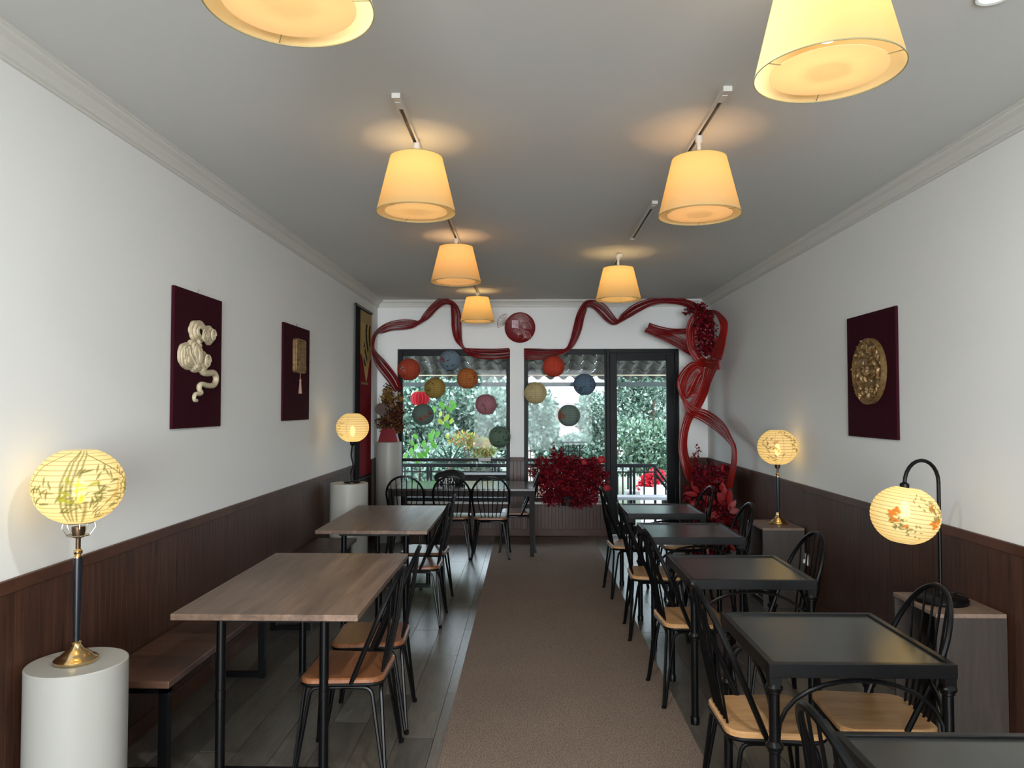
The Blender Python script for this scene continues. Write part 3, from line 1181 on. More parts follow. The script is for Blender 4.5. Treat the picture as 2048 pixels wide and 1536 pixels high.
# lamp on right far cabinet
img = paint_canvas(97, 240, PAPER)
for (u, v, n) in ((0.85, 0.55, 10), (0.12, 0.6, 12), (0.2, 0.45, 10), (0.02, 0.9, 10), (0.93, 0.3, 10), (0.55, 0.5, 24)):
    leaves(img, u, v, n, 0.10, 0.016, (120, 110, 74), int(u * 100), spread=0.14)
stroke(img, [(0.92, 0.55), (0.95, 0.65), (0.90, 0.60)], 0.03, (200, 120, 80), alpha=0.6)
brass_base_lamp('paper table lamp with black pole and brass foot on the far cabinet', (2.135, 6.40, 0.652), 0.10, 0.40, 0.47, 0.655, 0.165, 0.155, img, cup=False, verts=(0.0, 0.08, 0.93, 0.5), ribs=15, scale=1.05)

# lamp on the middle-left pedestal: flat black base and thin wavy stem
img = paint_canvas(97, 240, PAPER)
for (u, v, n) in ((0.86, 0.70, 10), (0.84, 0.35, 16), (0.5, 0.5, 24)):
    leaves(img, u, v, n, 0.10, 0.012, (130, 130, 80), int(u * 100) + 3, spread=0.12)
t = thing('table_lamp', 'small paper table lamp on a thin black stem, on the middle left pedestal', 'lamp', (P2[0] + 0.03, P2[1], 0.93))
MB().lathe([(0.0, 0), (0.08, 0), (0.08, 0.012), (0.072, 0.018), (0.0, 0.02)], 32).build('base', M['metal'], t)
MB().tube(smooth_path([(0, 0, 0.018), (-0.012, 0, 0.10), (0.008, 0, 0.17), (-0.010, 0, 0.26), (0, 0, 0.36)]), 0.0085, 8).build('stem', M['metal'], t)
MB().lathe([(0.012, 0.35), (0.020, 0.36), (0.024, 0.375), (0.024, 0.40)], 16).build('socket', M['metal'], t)
lantern_mesh('paper_shade', img, 0.155, 0.142, 15, M['paper_lit'], t, zc=0.525, rib_col=(165, 150, 100), verticals=(0.90, 0.98, 0.5, 0.2), cut=0.36)
bulb(t, 0, 0, 0.49, LANT_W)

# arched black lamp on the near right cabinet
lx_, ly_ = P(1881, 1190, 3.83).x, 3.83
t = thing('arc_lamp', 'black arched table lamp holding a paper globe painted with orange flowers', 'lamp', (lx_, ly_, 0.665))
MB().lathe([(0.0, 0), (0.125, 0), (0.127, 0.004), (0.127, 0.018), (0.12, 0.024), (0.0, 0.026)], 48).build('base', M['metal'], t)
pc = P(1810, 1030, 3.76)
gx, gy, gz = pc.x - lx_, -0.07, pc.z - 0.665
zb = 0.60
R = (0 - gx) / 2
arc = [(0, 0, 0.02), (0, 0, 0.3), (0, 0, zb)]
for i in range(1, 13):
    a = pi * i / 12
    arc.append((-R + R * cos(a), gy * (1 - cos(a)) / 2, zb + 0.115 * sin(a)))
arc.append((gx, gy, gz + 0.14))
MB().tube(arc, 0.0095, 10).build('pole', M['metal'], t)
MB().lathe([(0.010, 0), (0.022, 0.002), (0.022, 0.03), (0.008, 0.04)], 16, at=(gx, gy, gz + 0.125)).build('socket', M['metal'], t)
img = paint_canvas(121, 340, PAPER)
for (u, v, s) in ((0.865, 0.52, 1), (0.875, 0.44, 2), (0.885, 0.57, 3), (0.935, 0.37, 4), (0.07, 0.46, 5), (0.085, 0.42, 7), (0.10, 0.50, 6), (0.5, 0.5, 8), (0.53, 0.45, 9), (0.06, 0.66, 10)):
    blob(img, u, v, 0.042 if s != 4 else 0.028, (226, 140, 62), seed=s)
for (u, v, n) in ((0.90, 0.36, 18), (0.88, 0.40, 10), (0.97, 0.28, 10), (0.09, 0.58, 18), (0.06, 0.68, 10), (0.0, 0.73, 6), (0.14, 0.56, 10), (0.5, 0.4, 20)):
    leaves(img, u, v, n, 0.06, 0.012, (120, 124, 84), int(u * 50) + 40, spread=0.09)
sh = lantern_mesh('paper_shade', img, 0.160, 0.145, 18, M['paper_lit'], t, zc=0, rib_col=(150, 140, 96), cut=0.34, tilt=(0, radians(8), 0))
sh.location = (gx, gy, gz)
bulb(t, gx, gy, gz + 0.02, LANT_W * 1.1)
MB().tube(smooth_path([(0.08, 0.05, 0.012), (0.12, 0.06, 0.03), (0.15, 0.02, 0.012), (0.13, 0.10, 0.008), (0.155, 0.14, 0.006)]), 0.004, 6).build('cable', M['metal'], t)


# ================================================================ PENDANTS AND TRACKS
def track(label, x, y0, y1):
    t = thing('light_track', label, 'track', (x, y0, HC), 0, 'white ceiling tracks')
    L = y1 - y0
    MB().box((-0.018, 0.04, -0.02), (-0.009, L, 0)).box((0.009, 0.04, -0.02), (0.018, L, 0)).box((-0.009, 0.04, -0.006), (0.009, L, 0)).build('rail', M['white_track'], t)
    MB().box((-0.0085, 0.04, -0.008), (0.0085, L - 0.01, -0.006)).build('slot', M['dark_slot'], t)
    MB().box((-0.019, 0, -0.022), (0.019, 0.045, 0)).build('end_cap', M['white_track'], t)
    MB().box((-0.019, L - 0.012, -0.022), (0.019, L, 0)).build('end_cap', M['white_track'], t)
    MB().box((-0.012, 0.045, -0.024), (0.012, 0.12, -0.008)).build('feed', M['crown'], t)
    return t


TLX, TRX = -0.58, 0.86
track('white ceiling track above the cropped lamp at top left', TLX - 0.0, 1.05, 2.05)
track('white ceiling track with the largest fully visible left pendant', TLX, 3.20, 4.25)
track('white ceiling track with the second full left pendant', TLX, 5.10, 6.20)
track('white ceiling track with the farthest left pendant', TLX - 0.02, 8.00, 9.05)
track('white ceiling track above the large pendant at top right', TRX, 1.30, 2.30)
track('white ceiling track with the middle right pendant', TRX, 3.16, 4.20)
track('empty white ceiling track between the right pendants', TRX - 0.01, 4.93, 6.00)
track('white ceiling track with the farthest right pendant', TRX - 0.03, 6.67, 7.70)


def pendant(label, x, y, zb, tint=WARM):
    t = thing('pendant_lamp', label, 'lamp', (x, y, zb), 0, 'cream drum pendants on the ceiling tracks')
    h, rb, rt = 0.285, 0.203, 0.134
    m = MB()
    m.lathe([(rb, 0.0), (rt, h)], 64, cap=False)
    m.build('shade', M['shade'], t)
    m = MB()
    m.tube([(rb * cos(a), rb * sin(a), 0.0) for a in np.linspace(0, 2 * pi, 56, endpoint=False)], 0.0022, 6, closed=True)
    RIM = plain('shade_rim', (150, 140, 100), 0.6) if 'shade_rim' not in bpy.data.materials else bpy.data.materials['shade_rim']
    m.build('rim_wire', RIM, t)
    m = MB()
    m.tube([(rt * cos(a), rt * sin(a), h) for a in np.linspace(0, 2 * pi, 48, endpoint=False)], 0.0018, 6, closed=True)
    m.build('rim_wire', RIM, t)
    m = MB()
    m.lathe([(0.0, 0.004), (0.160, 0.004), (0.160, 0.006), (0.0, 0.006)], 48, cap=False)
    m.build('diffuser', M['diffuser'], t)
    for k in range(3):
        a = 2 * pi * k / 3 + 0.5 + x
        MB().tube([(0.158 * cos(a), 0.158 * sin(a), 0.004), (rb * cos(a), rb * sin(a), 0.002)], 0.0015, 5).build('spoke', RIM, t)
    top = HC - zb
    m = MB()
    m.lathe([(0.006, h - 0.06), (0.006, h - 0.03), (0.010, h - 0.025), (0.010, top - 0.055), (0.018, top - 0.05), (0.018, top - 0.02)], 16)
    m.build('stem', M['white_track'], t)
    m = MB()
    m.lathe([(0.0, -0.03), (0.02, -0.024), (0.028, 0.0), (0.02, 0.024), (0.012, 0.04)], 16, at=(0, 0, h - 0.165))
    m.build('bulb', M['bulb'], t)
    point_light('bulb_light', (0, 0, h - 0.085), PEND_W, tint, 0.012, t)
    return t


pen = [('cream pendant lamp cropped by the top edge, upper left', TLX, 1.76, 2.625, (1, .72, .36)),
       ('cream pendant lamp on the left row, nearest fully visible', TLX + 0.005, 3.77, 2.65, (1, .66, .30)),
       ('peach-lit pendant lamp on the left row, second fully visible', TLX, 5.93, 2.656, (1, .54, .25)),
       ('small yellow pendant lamp farthest on the left row, before the back wall', TLX - 0.02, 8.75, 2.665, (1, .66, .24)),
       ('large cream pendant lamp cropped by the top edge, upper right', TRX, 2.11, 2.605, (1, .74, .40)),
       ('peach-lit pendant lamp in the middle of the right row', TRX, 3.70, 2.61, (1, .57, .27)),
       ('yellow pendant lamp farthest on the right row, over the ribbon', TRX - 0.05, 6.62, 2.61, (.95, .66, .28))]
for a in pen:
    pendant(*a)

# downlights: one is cut by the top right corner
for (x, y, lab) in [(DOWN[0][0], DOWN[0][1], 'small white ceiling downlight at the top right corner')]:
    t = thing('downlight', lab, 'downlight', (x, y, HC), 0)
    MB().lathe([(0.045, -0.004), (0.055, -0.006), (0.06, 0.0)], 28, cap=False).build('trim_ring', M['trimwhite'], t)
    MB().lathe([(0.0, -0.002), (0.045, -0.002)], 28, cap=False).build('lens', M['downlight'], t)

# ================================================================ WALL ART


def wall_frame(X, sgn, y0, y1, z0, z1, label):
    """Board on a side wall; local x = along the wall, local y = up, local z = into the room."""
    t = thing('wall_panel', label, 'wall art', (X, (y0 + y1) / 2, (z0 + z1) / 2))
    w, h = (y1 - y0) / 2, (z1 - z0) / 2
    if sgn > 0:      # left wall, normal +X ; local x axis = +Y
        mat = Matrix(((0, 0, 1, 0), (1, 0, 0, 0), (0, 1, 0, 0), (0, 0, 0, 1)))
    else:            # right wall, normal -X ; local x axis = -Y
        mat = Matrix(((0, 0, -1, 0), (-1, 0, 0, 0), (0, 1, 0, 0), (0, 0, 0, 1)))
    t.matrix_world = Matrix.Translation(Vector((X, (y0 + y1) / 2, (z0 + z1) / 2))) @ mat
    MB().box((-w, -h, 0.001), (w, h, 0.020)).build('cloth_board', M['maroon'], t, bevel=0.004)
    return t


# cloud relief
yA, yB_, zA, zB_ = 3.985, 4.615, 1.53, 2.317
t = wall_frame(XL, 1, yA, yB_, zA, zB_, 'tall maroon wall panel with a cream curling cloud relief')
MB().tube([(0, 0.39, 0.01), (0.0, 0.42, 0.01)], 0.004, 6).build('hook', M['chrome'], t)
cyc, czc = (yA + yB_) / 2, (zA + zB_) / 2


def loc1(zx, zy):   # position on the relief, measured on the photographed panel
    q = PX(330 + zx / 7.68, 620 + zy / 7.68, XL + 0.032)
    return q.y - cyc, q.z - czc


def lobe(m, c, rx, ry, z0, h, bumps=0, ph=0.0, n=40):
    z0 = z0 - 0.013
    prof = [(1.0, 0.0), (1.0, h * 0.50), (0.95, h * 0.62), (0.84, h * 0.56), (0.78, h * 0.60), (0.76, h * 0.86), (0.70, h * 0.96), (0.56, h * 0.84), (0.50, h * 0.88), (0.48, h * 1.10), (0.40, h * 1.16), (0.0, h)]
    vs, fs = [], []
    for (k, z) in prof[:-1]:
        for j in range(n):
            a = 2 * pi * j / n
            s = 1 + (0.08 * abs(sin(bumps * a / 2 + ph)) if bumps else 0)
            vs.append((c[0] + rx * k * s * cos(a), c[1] + ry * k * s * sin(a), z0 + z))
    K = len(prof) - 2
    for i in range(K):
        for j in range(n):
            fs.append((i * n + j, i * n + (j + 1) % n, (i + 1) * n + (j + 1) % n, (i + 1) * n + j))
    fs.append(tuple(K * n + j for j in range(n)))
    m._add(vs, fs, True)


def curl(m, c, rx, ry, z, turns=2.0, r=0.007, ph=0.0):
    pts = []
    for i in range(int(22 * turns)):
        a = ph + 2 * pi * i / 22
        k = 1 - 0.85 * i / (22 * turns)
        pts.append((c[0] + rx * k * cos(a), c[1] + ry * k * sin(a), z))
    m.tube(pts, r, 6)


m = MB()
c1 = loc1(520, 330)
lobe(m, c1, 0.105, 0.062, 0.03, 0.034, 7)
lobe(m, (c1[0] - 0.03, c1[1] - 0.008), 0.07, 0.05, 0.03, 0.034, 5, 1)
curl(m, loc1(560, 400), 0.046, 0.040, 0.056, 2.2)
c2 = loc1(675, 390)
lobe(m, c2, 0.052, 0.055, 0.03, 0.038, 6)
curl(m, c2, 0.034, 0.036, 0.060, 2.0)
c3 = loc1(510, 545)
lobe(m, c3, 0.030, 0.022, 0.03, 0.030)
lobe(m, loc1(500, 500), 0.022, 0.03, 0.03, 0.028)
for (zx, zy, rx, ry, hh) in ((300, 700, 0.060, 0.055, 0.026), (350, 640, 0.085, 0.050, 0.030), (360, 770, 0.085, 0.052, 0.034), (430, 650, 0.065, 0.070, 0.040), (470, 720, 0.055, 0.075, 0.046), (460, 850, 0.05, 0.04, 0.036)):
    lobe(m, loc1(zx, zy), rx, ry, 0.03, hh, 5, zx)
c4 = loc1(560, 790)
lobe(m, c4, 0.062, 0.060, 0.03, 0.046, 6)
curl(m, c4, 0.040, 0.040, 0.070, 2.2)
for k, (a, b) in enumerate((((330, 560), (400, 830)), ((390, 550), (440, 800)), ((440, 530), (480, 720)))):
    p, q = loc1(*a), loc1(*b)
    m.tube(smooth_path([(p[0], p[1], 0.045), ((p[0] + q[0]) / 2 - 0.02, (p[1] + q[1]) / 2, 0.054 + 0.005 * k), (q[0], q[1], 0.058)]), 0.006, 6)
m.build('cloud_relief', M['cream'], t)
tail = [(545, 900), (590, 960), (660, 970), (730, 965), (770, 1010), (775, 1090), (730, 1160), (640, 1160), (560, 1140), (520, 1170), (525, 1230), (550, 1270), (520, 1290), (465, 1290), (440, 1340), (450, 1385), (480, 1390)]
pts = []
for a in tail:
    p = loc1(*a)
    pts.append((p[0], p[1], 0.034))
sp = smooth_path(pts, 4)
n = len(sp)
rs = [0.022 * (1 - 0.55 * i / n) for i in range(n)]
m = MB()
m.tube(sp, rs, 10)
m.build('cloud_tail', M['cream'], t)


def carved(fn_in, wx, hy, z0, nx, ny, seed, amp=0.014, base=0.012):
    """Carved plate: height field of petals and hollows inside an outline."""
    rg = np.random.default_rng(seed)
    X, Yg = np.meshgrid(np.linspace(-wx, wx, nx), np.linspace(-hy, hy, ny))
    Z = np.zeros_like(X)
    for _ in range(int(170)):
        cx, cy = rg.uniform(-wx, wx), rg.uniform(-hy, hy)
        a = rg.uniform(0, pi)
        l, w = rg.uniform(0.018, 0.034), rg.uniform(0.006, 0.012)
        u = ((X - cx) * cos(a) + (Yg - cy) * sin(a)) / l
        v = (-(X - cx) * sin(a) + (Yg - cy) * cos(a)) / w
        Z = np.maximum(Z, amp * rg.uniform(0.6, 1.0) * np.clip(1 - u * u - v * v, 0, 1) ** 0.5)
    ins = fn_in(X, Yg)
    Z = base + Z
    vs = [(X[i, j], Yg[i, j], z0 + Z[i, j]) for i in range(ny) for j in range(nx)]
    fs = []
    for i in range(ny - 1):
        for j in range(nx - 1):
            if ins[i, j] and ins[i + 1, j] and ins[i, j + 1] and ins[i + 1, j + 1]:
                fs.append((i * nx + j, i * nx + j + 1, (i + 1) * nx + j + 1, (i + 1) * nx + j))
    return vs, fs


# carved plaque with tassel
yA2, yB2, zA2, zB2 = 5.80, 6.49, 1.54, 2.325
t = wall_frame(XL, 1, yA2, yB2, zA2, zB2, 'maroon wall panel with a gilt carved plaque and pink tassel')
MB().tube([(0, 0.39, 0.01), (0.0, 0.415, 0.01)], 0.004, 6).build('hook', M['chrome'], t)
q0, q1 = PX(589, 711, XL + 0.035), PX(608, 711, XL + 0.035)
zt_, zb_ = PX(598, 677, XL + 0.05).z, PX(598, 746, XL + 0.05).z
pcx, pcz = (q0.y + q1.y) / 2 - (yA2 + yB2) / 2, (zt_ + zb_) / 2 - (zA2 + zB2) / 2
pw, ph_ = (q1.y - q0.y), (zt_ - zb_)
m = MB()
m.prism([(x + pcx, y + pcz) for x, y in rrect(pw, ph_, 0.03)], 0.018, 0.044)
m.tube([(x + pcx, y + pcz, 0.048) for x, y in rrect(pw - 0.016, ph_ - 0.016, 0.025)], 0.008, 6, closed=True)
vs, fs = carved(lambda X, Y_: np.ones_like(X, bool), pw / 2 - 0.012, ph_ / 2 - 0.012, 0.033, 46, 60, 3, amp=0.018)
m._add([(a + pcx, b + pcz, c) for a, b, c in vs], fs, True)
m.build('carved_plaque', M['gilt'], t)
m = MB()
m.tube([(pcx, pcz - ph_ / 2, 0.045), (pcx, pcz - ph_ / 2 - 0.05, 0.045)], 0.003, 6)
m.tube([(pcx, pcz - ph_ / 2 - 0.045, 0.045), (pcx, pcz - ph_ / 2 - 0.06, 0.045), (pcx, pcz - ph_ / 2 - 0.075, 0.045), (pcx, pcz - ph_ / 2 - 0.17, 0.045)], [0.004, 0.010, 0.007, 0.016], 12)
m.build('tassel', M['tassel'], t)

# round carving on the right wall
yA3, yB3, zA3, zB3 = 4.63, 5.33, 1.445, 2.28
t = wall_frame(XR, -1, yA3, yB3, zA3, zB3, 'maroon wall panel with a round gilt openwork carving, right wall')
ca, cb = PX(1704, 742, XR - 0.05), PX(1765, 742, XR - 0.05)
rc = (ca.y - cb.y) / 2
ccx = -((ca.y + cb.y) / 2 - (yA3 + yB3) / 2)
ccz = (PX(1735, 681, XR - 0.05).z + PX(1735, 804, XR - 0.05).z) / 2 - (zA3 + zB3) / 2
m = MB()
m.lathe([(rc * 0.98, 0.018), (rc, 0.022), (rc, 0.050), (rc * 0.96, 0.056), (rc * 0.90, 0.046), (0.0, 0.040)], 64, at=(ccx, ccz, 0), cap=False)
vs, fs = carved(lambda X, Y_: (X ** 2 + Y_ ** 2) < (rc * 0.99) ** 2, rc, rc, 0.030, 120, 120, 9, amp=0.034, base=0.004)
m._add([(a + ccx, b + ccz, c) for a, b, c in vs], fs, True)
m.build('round_carving', M['gilt'], t)

# hanging scroll
ys0, ys1, zs0, zs1 = 8.21, 9.02, 0.82, 2.80
t = thing('hanging_scroll', 'tall hanging painting in ochre and dark red in the left corner', 'painting', (XL + 0.03, ys0, zs0))
L, H = ys1 - ys0, zs1 - zs0
MB().box((-0.006, 0, 0), (0.0, L, H)).build('backing_cloth', plain('black_brocade', (12, 14, 14), 0.85, spec=0.1, vary=0.5, vscale=14), t)
nu, nv = 60, 150
im = np.zeros((nv, nu, 3))
U, V = np.meshgrid(np.linspace(0, 1, nu), np.linspace(0, 1, nv))
edge = 0.60 + 0.12 * np.abs(U - 0.55) * 2 + 0.03 * np.sin(U * 9)
ochre, redc, dark = np.array(lin((176, 150, 92))[:3]), np.array(lin((118, 14, 26))[:3]), np.array(lin((34, 28, 24))[:3])
low = (V < edge)[..., None]
im = np.where(low, redc, ochre) * np.ones((nv, nu, 3))
hair = ((np.sin(U * 22 + 9 * np.sin(V * 9)) > 0.0) & (np.abs(U - 0.58 - 0.12 * np.sin(V * 16)) < 0.16 + 0.14 * (V > 0.78)) & (V > 0.67) & (V < 0.93))[..., None]
im = np.where(hair, dark, im)
im = np.where(((V > 0.93)[..., None]), np.array(lin((158, 138, 96))[:3]), im)
im = np.where(((np.abs(V - 0.56) < 0.004) & (np.abs(U - 0.4) < 0.3))[..., None], ochre * 0.6, im)
m = MB()
vs, fs, cs = [], [], []
for i in range(nv):
    for j in range(nu):
        vs.append((0.002, 0.20 + (L - 0.20 - 0.012) * j / (nu - 1), 0.03 + (H - 0.06) * i / (nv - 1)))
for i in range(nv - 1):
    for j in range(nu - 1):
        a = i * nu + j
        fs.append((a, a + 1, a + nu + 1, a + nu))
m._add(vs, fs)
m.c = [tuple(im[i, j]) for i in range(nv) for j in range(nu)]
m.build('painted_face', M['print'], t)
for z in (0.0, H):
    MB().tube([(0.0, -0.02, z), (0.0, L + 0.02, z)], 0.014, 10).build('rod', M['metal'], t)

# round red disc with ginkgo leaves above the window pillar
dc = P(1040, 655, YF - 0.05)
t = thing('wall_disc', 'round red lacquer wall disc with pink ginkgo leaves above the pillar', 'wall art', (dc.x, YF, dc.z))
Mf = Matrix(((1, 0, 0, 0), (0, 0, -1, 0), (0, 1, 0, 0), (0, 0, 0, 1)))
t.matrix_world = Matrix.Translation(Vector((dc.x, YF, dc.z))) @ Mf    # local z -> towards the room
m = MB()
m.lathe([(0.17, 0.02), (0.195, 0.022), (0.197, 0.048), (0.188, 0.056), (0.180, 0.052), (0.0, 0.052)], 64)
m.lathe([(0.03, 0.0), (0.03, 0.02)], 12)
m.build('disc', M['red_disc'], t)


def ginkgo(parent, c, r, ang, col, z=0.06, spread=radians(62)):
    m = MB()
    for i in range(11):
        a = ang + spread * (i / 5 - 1)
        rr = r * (1.0 if i % 2 == 0 else 0.93) * (0.72 if i == 5 else 1)
        m.tube([(c[0], c[1], z - 0.004), (c[0] + rr * 0.5 * cos(a), c[1] + rr * 0.5 * sin(a), z + 0.004), (c[0] + rr * cos(a), c[1] + rr * sin(a), z)], 0.0018, 5)
    rim = [(c[0] + r * cos(ang + spread * (i / 7 - 1)), c[1] + r * sin(ang + spread * (i / 7 - 1)), z) for i in range(15)]
    m.tube(rim, 0.0026, 5)
    m.tube([(c[0], c[1], z - 0.004), (c[0] - 0.35 * r * cos(ang), c[1] - 0.35 * r * sin(ang), z - 0.006)], 0.003, 5)
    m.build('ginkgo_leaf', col, parent)


ginkgo(t, (0.01, 0.07), 0.105, radians(75), M['pinkwhite'])
ginkgo(t, (0.05, -0.01), 0.095, radians(60), M['pinkwhite'])
ginkgo(t, (-0.02, -0.10), 0.085, radians(80), M['pinkwhite'])
ginkgo(t, (0.055, -0.13), 0.085, radians(45), M['pinkwhite'])
ginkgo(t, (-0.165, 0.05), 0.125, radians(150), M['red_rod'], spread=radians(55))
m = MB()
m.box((-0.105, -0.005, 0.052), (-0.02, 0.095, 0.062))
seal = m.build('seal', plain('seal_pale', (200, 170, 180), 0.4), t, bevel=0.003)
m = MB()
for s in ([(-.098, .085), (-.072, .085)], [(-.085, .092), (-.085, .080)], [(-.096, .072), (-.075, .072), (-.095, .045)], [(-.086, .060), (-.086, .005)], [(-.080, .055), (-.072, .045)],
          [(-.062, .085), (-.028, .085)], [(-.058, .075), (-.032, .075), (-.032, .058), (-.058, .058), (-.058, .075)], [(-.060, .048), (-.030, .048), (-.030, .008), (-.060, .008), (-.060, .048)], [(-.060, .028), (-.030, .028)], [(-.045, .048), (-.045, .008)]):
    m.tube([(a, b, 0.063) for a, b in s], 0.0022, 5)
m.build('seal_character', plain('seal_ink', (110, 20, 30), 0.5), seal)


# ================================================================ RIBBONS OF RED RODS
def zc4(x, y):
    return 640 + x / 4.043, 560 + y / 4.043


def zc5(x, y):
    return 1030 + x / 3.572, 580 + y / 3.572


def zcr(x, y):
    return 1280 + x / 7.68, 590 + y / 7.68


def rib_depth(px, base):
    if px > 1385:
        return min(base, 2.16 * F / (px - 1056))
    if px < 780:
        return min(base, 1.86 * F / (1056 - px))
    return base


def rod_ribbon(parent, conv, pairs, n, base, bulge=0.05, r=0.0075, mat=None, phase=0.0, stagger=0.0):
    A, B = [], []
    k = len(pairs)
    for i, (a, b) in enumerate(pairs):
        dd = bulge * sin(i * 1.1 + phase)
        pa, pb = conv(*a), conv(*b)
        A.append(P(pa[0], pa[1], rib_depth(pa[0], base) - 0.03 - max(0, dd)))
        B.append(P(pb[0], pb[1], rib_depth(pb[0], base) - 0.03 - max(0, -dd)))
    A, B = smooth_path(A, 5), smooth_path(B, 5)
    m = MB()
    for j in range(n):
        s = (j + 0.0) / (n - 1)
        s = s + (0.018 * sin(j * 7.3) if 0 < j < n - 1 else 0)
        e0 = int(abs(sin(j * 3.1)) * stagger)
        path = [A[i] * (1 - s) + B[i] * s + Vector((0, -0.014 * sin(j * 2.4 + i * 0.12), 0.004 * sin(j * 3.7 + i * 0.2))) for i in range(e0, len(A))]
        m.tube(path, 0.76 * r * (1 + 0.2 * sin(j * 5)), 6)
    o = m.build('rod_bundle', mat or M['red_rod'], parent)
    o['kind'] = 'stuff'
    o.location = -parent.location
    return o


rl = thing('rod_ribbon', 'twisting ribbon of thin red rods from the vase to the left window top', 'ribbon', P(770, 780, 9.3))
pairsA = [((610, 905), (655, 880)), ((540, 810), (625, 790)), ((465, 710), (535, 670)), ((428, 610), (458, 585)), ((419, 530), (434, 525)), ((430, 445), (462, 440)),
          ((480, 385), (510, 425)), ((560, 343), (585, 405)), ((660, 323), (690, 398)), ((750, 325), (750, 385)), ((800, 330), (805, 352)), ((835, 280), (878, 305)), ((900, 205), (940, 240)),
          ((975, 150), (1000, 198)), ((1050, 165), (1052, 200)), ((1105, 205), (1062, 225)), ((1135, 280), (1066, 300)), ((1140, 400), (1070, 400)), ((1145, 490), (1095, 485)), ((1168, 548), (1150, 548)),
          ((1220, 557), (1185, 592)), ((1300, 560), (1255, 628)), ((1400, 560), (1380, 642)), ((1530, 552), (1530, 628))]
rod_ribbon(rl, zc4, pairsA, 11, 9.44, r=0.0085)

rr = thing('rod_ribbon', 'ribbon of thin red rods from the centre window top to the right corner', 'ribbon', P(1300, 640, 9.3))
pairsB = [((66, 420), (66, 490)), ((180, 425), (180, 497)), ((290, 432), (280, 482)), ((362, 420), (372, 440)), ((395, 360), (428, 385)), ((418, 270), (470, 290)),
          ((440, 185), (490, 205)), ((470, 120), (508, 148)), ((512, 80), (518, 124)), ((580, 75), (562, 132)), ((645, 105), (612, 180)), ((700, 175), (662, 226)), ((735, 215), (712, 246)),
          ((765, 175), (768, 222)), ((850, 108), (872, 165)), ((960, 66), (978, 112)), ((1080, 50), (1080, 95)), ((1200, 60), (1205, 108)), ((1290, 92), (1285, 145)), ((1375, 150), (1340, 180))]
rod_ribbon(rr, zc5, pairsB, 11, 9.44, r=0.0085)

bow = thing('rod_bow', 'large bow and tails of bright red rods filling the right corner', 'ribbon', P(1400, 800, 8.9))
loopL = [((1050, 238), (1060, 285)), ((930, 250), (975, 310)), ((800, 330), (890, 390)), ((725, 480), (842, 510)), ((715, 640), (832, 640)), ((735, 790), (860, 790)), ((790, 920), (925, 905)), ((900, 1050), (1010, 975)), ((1060, 1120), (1100, 990)), ((1225, 1140), (1215, 1000))]
rod_ribbon(bow, zcr, loopL, 12, 9.0, bulge=0.03, r=0.0125, mat=M['red_rod2'])
loopR = [((1040, 240), (1060, 262)), ((1150, 250), (1140, 270)), ((1240, 310), (1200, 330)), ((1320, 400), (1240, 420)), ((1335, 500), (1252, 520)), ((1310, 680), (1215, 660)), ((1280, 850), (1150, 800)), ((1240, 1000), (1090, 960))]
rod_ribbon(bow, zcr, loopR, 10, 9.0, bulge=0.03, r=0.012, mat=M['red_rod2'], phase=2)
rod_ribbon(bow, zcr, [((140, 435), (110, 520)), ((290, 490), (260, 570)), ((450, 525), (430, 580)), ((600, 530), (600, 600)), ((730, 520), (730, 598))], 7, 9.1, r=0.0105, stagger=3)
rod_ribbon(bow, zcr, [((100, 510), (68, 560)), ((300, 560), (230, 630)), ((500, 590), (430, 715)), ((640, 660), (590, 800)), ((740, 740), (700, 870)), ((830, 880), (790, 930))], 10, 9.1, r=0.0105, phase=1, stagger=3)
# leaf shaped small loop below the knot
leafloop = [((1350, 558), (1372, 575)), ((1270, 520), (1350, 620)), ((1195, 580), (1340, 660)), ((1160, 650), (1320, 710)), ((1165, 710), (1285, 745)), ((1195, 752), (1250, 760)), ((1215, 768), (1228, 770))]
rod_ribbon(bow, zc5, leafloop, 14, 9.0, bulge=0.02, r=0.014, mat=M['red_rod2'])
ws = M['red_rod2']
tail1 = [((1340, 560), (1440, 560)), ((1330, 640), (1400, 660)), ((1290, 740), (1372, 750)), ((1235, 840), (1320, 850)), ((1195, 950), (1258, 935)), ((1175, 1060), (1228, 1050)), ((1175, 1160), (1228, 1150)), ((1195, 1250), (1250, 1230)), ((1220, 1330), (1285, 1310)), ((1255, 1400), (1300, 1390))]
rod_ribbon(bow, zc5, tail1, 13, 9.0, bulge=0.03, r=0.0115, mat=ws)
tail2 = [((1165, 640), (1180, 720)), ((1170, 720), (1210, 770)), ((1200, 800), (1225, 790)), ((1230, 880), (1285, 835)), ((1330, 930), (1390, 872)), ((1440, 1005), (1490, 955)), ((1520, 1080), (1545, 1060)), ((1552, 1130), (1572, 1125)), ((1552, 1230), (1576, 1220)), ((1530, 1320), (1562, 1320)), ((1510, 1410), (1545, 1410))]
rod_ribbon(bow, zc5, tail2, 10, 8.9, bulge=0.03, r=0.011, mat=ws, phase=1)

# ================================================================ WINDOW LANTERNS


def str_line(parent, z0, z1):
    MB().tube([(0, 0, z0), (0, 0, z1)], 0.0012, 4).build('string', M['metal'], parent)


